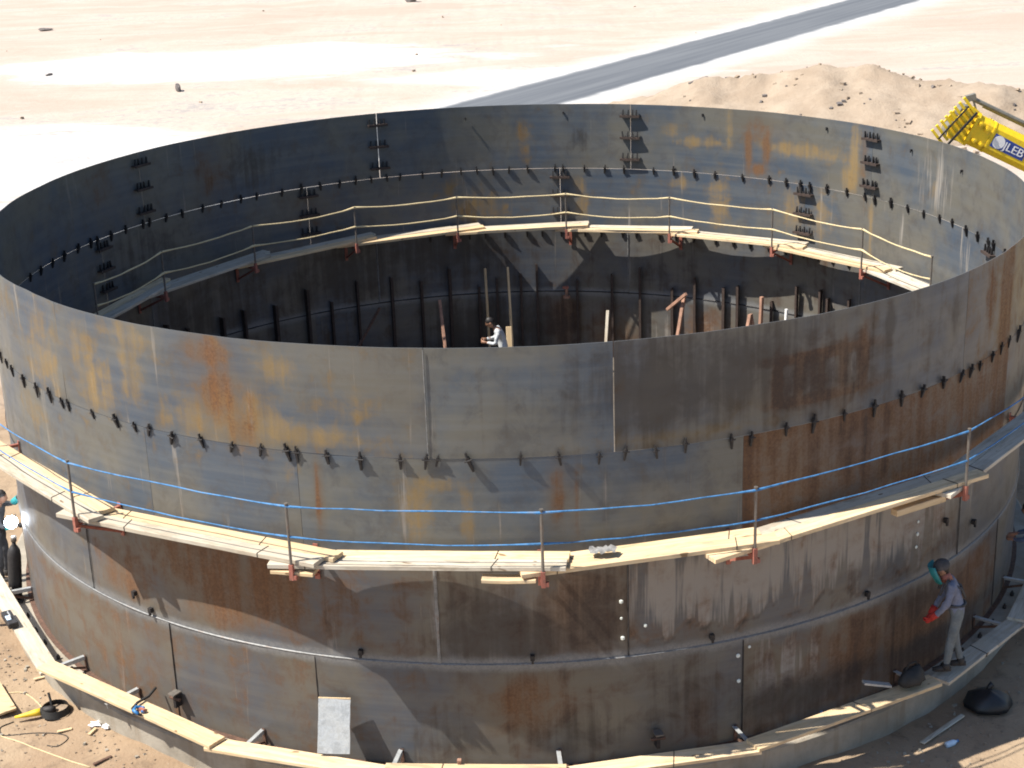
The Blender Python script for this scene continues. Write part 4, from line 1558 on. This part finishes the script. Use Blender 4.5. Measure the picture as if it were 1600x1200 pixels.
bt2['label'] = 'blue bottle lying on the shaded soil at bottom right'
rgx = thing('rag', 'grey frayed rag on the walkway boards right of centre', 'rag', pol(-83.6, 9.46, ZO + TP * 2 + .01))
mb = MB()
nr = 8
for i in range(nr + 1):
    for j in range(5):
        mb.v.append((-.18 + .36 * i / nr + random.uniform(-.02, .02), -.09 + .18 * j / 4 + random.uniform(-.025, .025), .012 + random.uniform(0, .05)))
for i in range(nr):
    for j in range(4):
        a = i * 5 + j
        mb.f.append((a, a + 5, a + 6, a + 1))
mb.build('cloth', CANVAS, rgx, True)
for k, (x, y, rz_) in ((1, (6.1, -7.75, .7)),):
    a = Vector((x - .5 * math.cos(rz_), y - .5 * math.sin(rz_), 0))
    b = Vector((x + .5 * math.cos(rz_), y + .5 * math.sin(rz_), 0))
    a.z, b.z = gz(a.x, a.y) + .05, gz(b.x, b.y) + .05
    timber(['thin batten lying on the shaded soil at bottom right', 'pale batten leaning off the board end below the worker'][k], a, b, .07, .03, WOOD_G, 'batten')
# low kerb of soil is lit at bottom right; loose stones and scraps
def rock(label, x, y, r_, mat, seed, z=None, grp=None):
    mb = MB()
    rr = random.Random(seed)
    pl = [(Vector((rr.gauss(0, 1), rr.gauss(0, 1), rr.gauss(0, 1))).normalized(), rr.uniform(.35, .72)) for _ in range(12)]

    def f(p):
        q = Vector((p.x / r_[0], p.y / r_[1], p.z / r_[2]))
        for nn, dd in pl:
            t = q.dot(nn) - dd
            if t > 0:
                q -= nn * t
        return Vector((q.x * r_[0], q.y * r_[1], q.z * r_[2]))
    mb.ball((0, 0, 0), r_, 12, f)
    o = mb.build('rock', mat)
    o.location = (x, y, (gz(x, y) if z is None else z) + r_[2] * .45)
    o.rotation_euler = (0, 0, rr.uniform(0, 6))
    return tag(o, label, 'rock', grp)


rock('dark rock on the pale sand left of the road, below the white crust', -17.0, 55.7, (.42, .32, .30), DARKST, 1)
rock('dark rock at the very top of the picture, left of the road', -6.9, 96.5, (.8, .5, .38), DARKST, 2)
rock('flat dark stone near the top left corner on the sand', -32.1, 86.0, (.65, .4, .16), DARKST, 3)
rock('small stone on the sand at the left under the white crust', -25.6, 62.5, (.3, .2, .12), DARKST, 4)
rock('pale lump of mortar on the soil at bottom left', -5.5, -8.4, (.14, .10, .09), STONE, 5)
rock('dark scrap stone on the mound just above the tank rim', 12.0, 37.3, (.42, .26, .16), DARKST, 6, mz(12.0, 37.3))
rock('dark scrap near the right foot of the mound above the rim', 15.4, 36.2, (.42, .24, .14), DARKST, 7, mz(15.4, 36.2))
rock('dark chunk near the left foot of the mound', 8.9, 39.0, (.26, .2, .14), DARKST, 8, mz(8.9, 39.0))
timber('long dark scrap of wood on the left slope of the mound', (8.3, 44.0, mz(8.3, 44.0) + .12), (9.2, 44.9, mz(9.2, 44.9) + .12), .14, .10, DARKST, 'wood_scrap')
timber('rusty bar lying at the foot of the mound above the rim', (13.1, 36.2, mz(13.1, 36.2) + .1), (13.9, 37.0, mz(13.9, 37.0) + .12), .09, .07, OXIDE, 'scrap_bar')


def scatter(name, label, spots, mat, lo, hi, zf, cat):
    mb = MB()
    for (x, y) in spots:
        r_ = random.uniform(lo, hi)
        z = zf(x, y)
        s = [random.uniform(.6, 1.3) * r_ for _ in range(3)]
        a = random.uniform(0, PI)
        M3 = Matrix.Rotation(a, 3, 'Z') @ Matrix.Rotation(random.uniform(-.5, .5), 3, 'X')
        p = [Vector((i * s[0] * random.uniform(.6, 1), j * s[1] * random.uniform(.6, 1), k * s[2] * random.uniform(.5, .9))) for i, j, k in ((-1, -1, -1), (1, -1, -1), (1, 1, -1), (-1, 1, -1), (-1, -1, 1), (1, -1, 1), (1, 1, 1), (-1, 1, 1))]
        mb.hexa([M3 @ q + Vector((x, y, z + s[2] * .3)) for q in p])
    o = mb.build(name, mat)
    o['kind'] = 'stuff'
    return tag(o, label, cat)


sp = []
while len(sp) < 1100:
    t, r_ = random.uniform(-165, -15), 9.5 + abs(random.gauss(0, 1.3))
    sp.append(tuple(pol(t, r_))[:2])
scatter('gravel', 'loose stones strewn on the soil round the tank foot', sp, STONE, .006, .020, gz, 'gravel')
sp = [tuple(pol(random.uniform(-165, -15), 9.5 + abs(random.gauss(0, .9))))[:2] for _ in range(260)]
scatter('rubble', 'pale mortar crumbs and chips beside the ring foundation', sp, CONC, .010, .03, gz, 'rubble')
sp = [(random.uniform(6, 23), random.uniform(34, 46)) for _ in range(60)]
scatter('rubble', 'dark rubble pieces scattered over the sand mound', sp, DARKST, .03, .11, mz, 'rubble')
sp = [(random.uniform(6, 23), random.uniform(33, 45)) for _ in range(140)]
scatter('rubble', 'pale clods scattered over the sand mound', sp, MOUND, .04, .12, mz, 'rubble')
sp = [(random.uniform(-45, 30), random.uniform(25, 100)) for _ in range(30)]
sp = [q for q in sp if abs(q[0] * .8192 - q[1] * .5735 + 27.6) > 4]
scatter('gravel', 'small stones dotted over the far pale sand', sp, STONE, .03, .10, gz, 'gravel')
# wood offcuts as single things near the left foot
for k, (x, y, a, L) in enumerate([(-7.0, -6.95, .3, .22), (-6.55, -7.05, 1.2, .18), (-6.2, -7.9, .7, .3), (-7.75, -5.35, .4, .3), (-6.9, -6.0, 2.2, .24)]):
    d = Vector((math.cos(a), math.sin(a), 0)) * L / 2
    timber(['thin wood offcut below the grinder on the soil', 'pale wood chip right of the grinder on the soil', 'dark wood offcut at the bottom of the left soil', 'wood splinter beside the plywood sheet', 'small offcut between grinder and foundation'][k],
           Vector((x, y, gz(x, y) + .02)) - d, Vector((x, y, gz(x, y) + .03)) + d, .05, .025, WOOD if k != 2 else RUSTED, 'wood_offcut')
for k, (x, y) in enumerate([(-6.55, -6.85), (-6.35, -6.95)]):
    mb = MB()
    lump(mb, (0, 0, .02), (.09, .07, .05), 20 + k, .4, 10)
    o = mb.build('paper_scrap', WHITE, None)
    o.location = (x, y, gz(x, y))
    tag(o, ['larger crumpled white paper near the foundation at left', 'smaller crumpled white paper near the foundation at left'][k], 'paper')
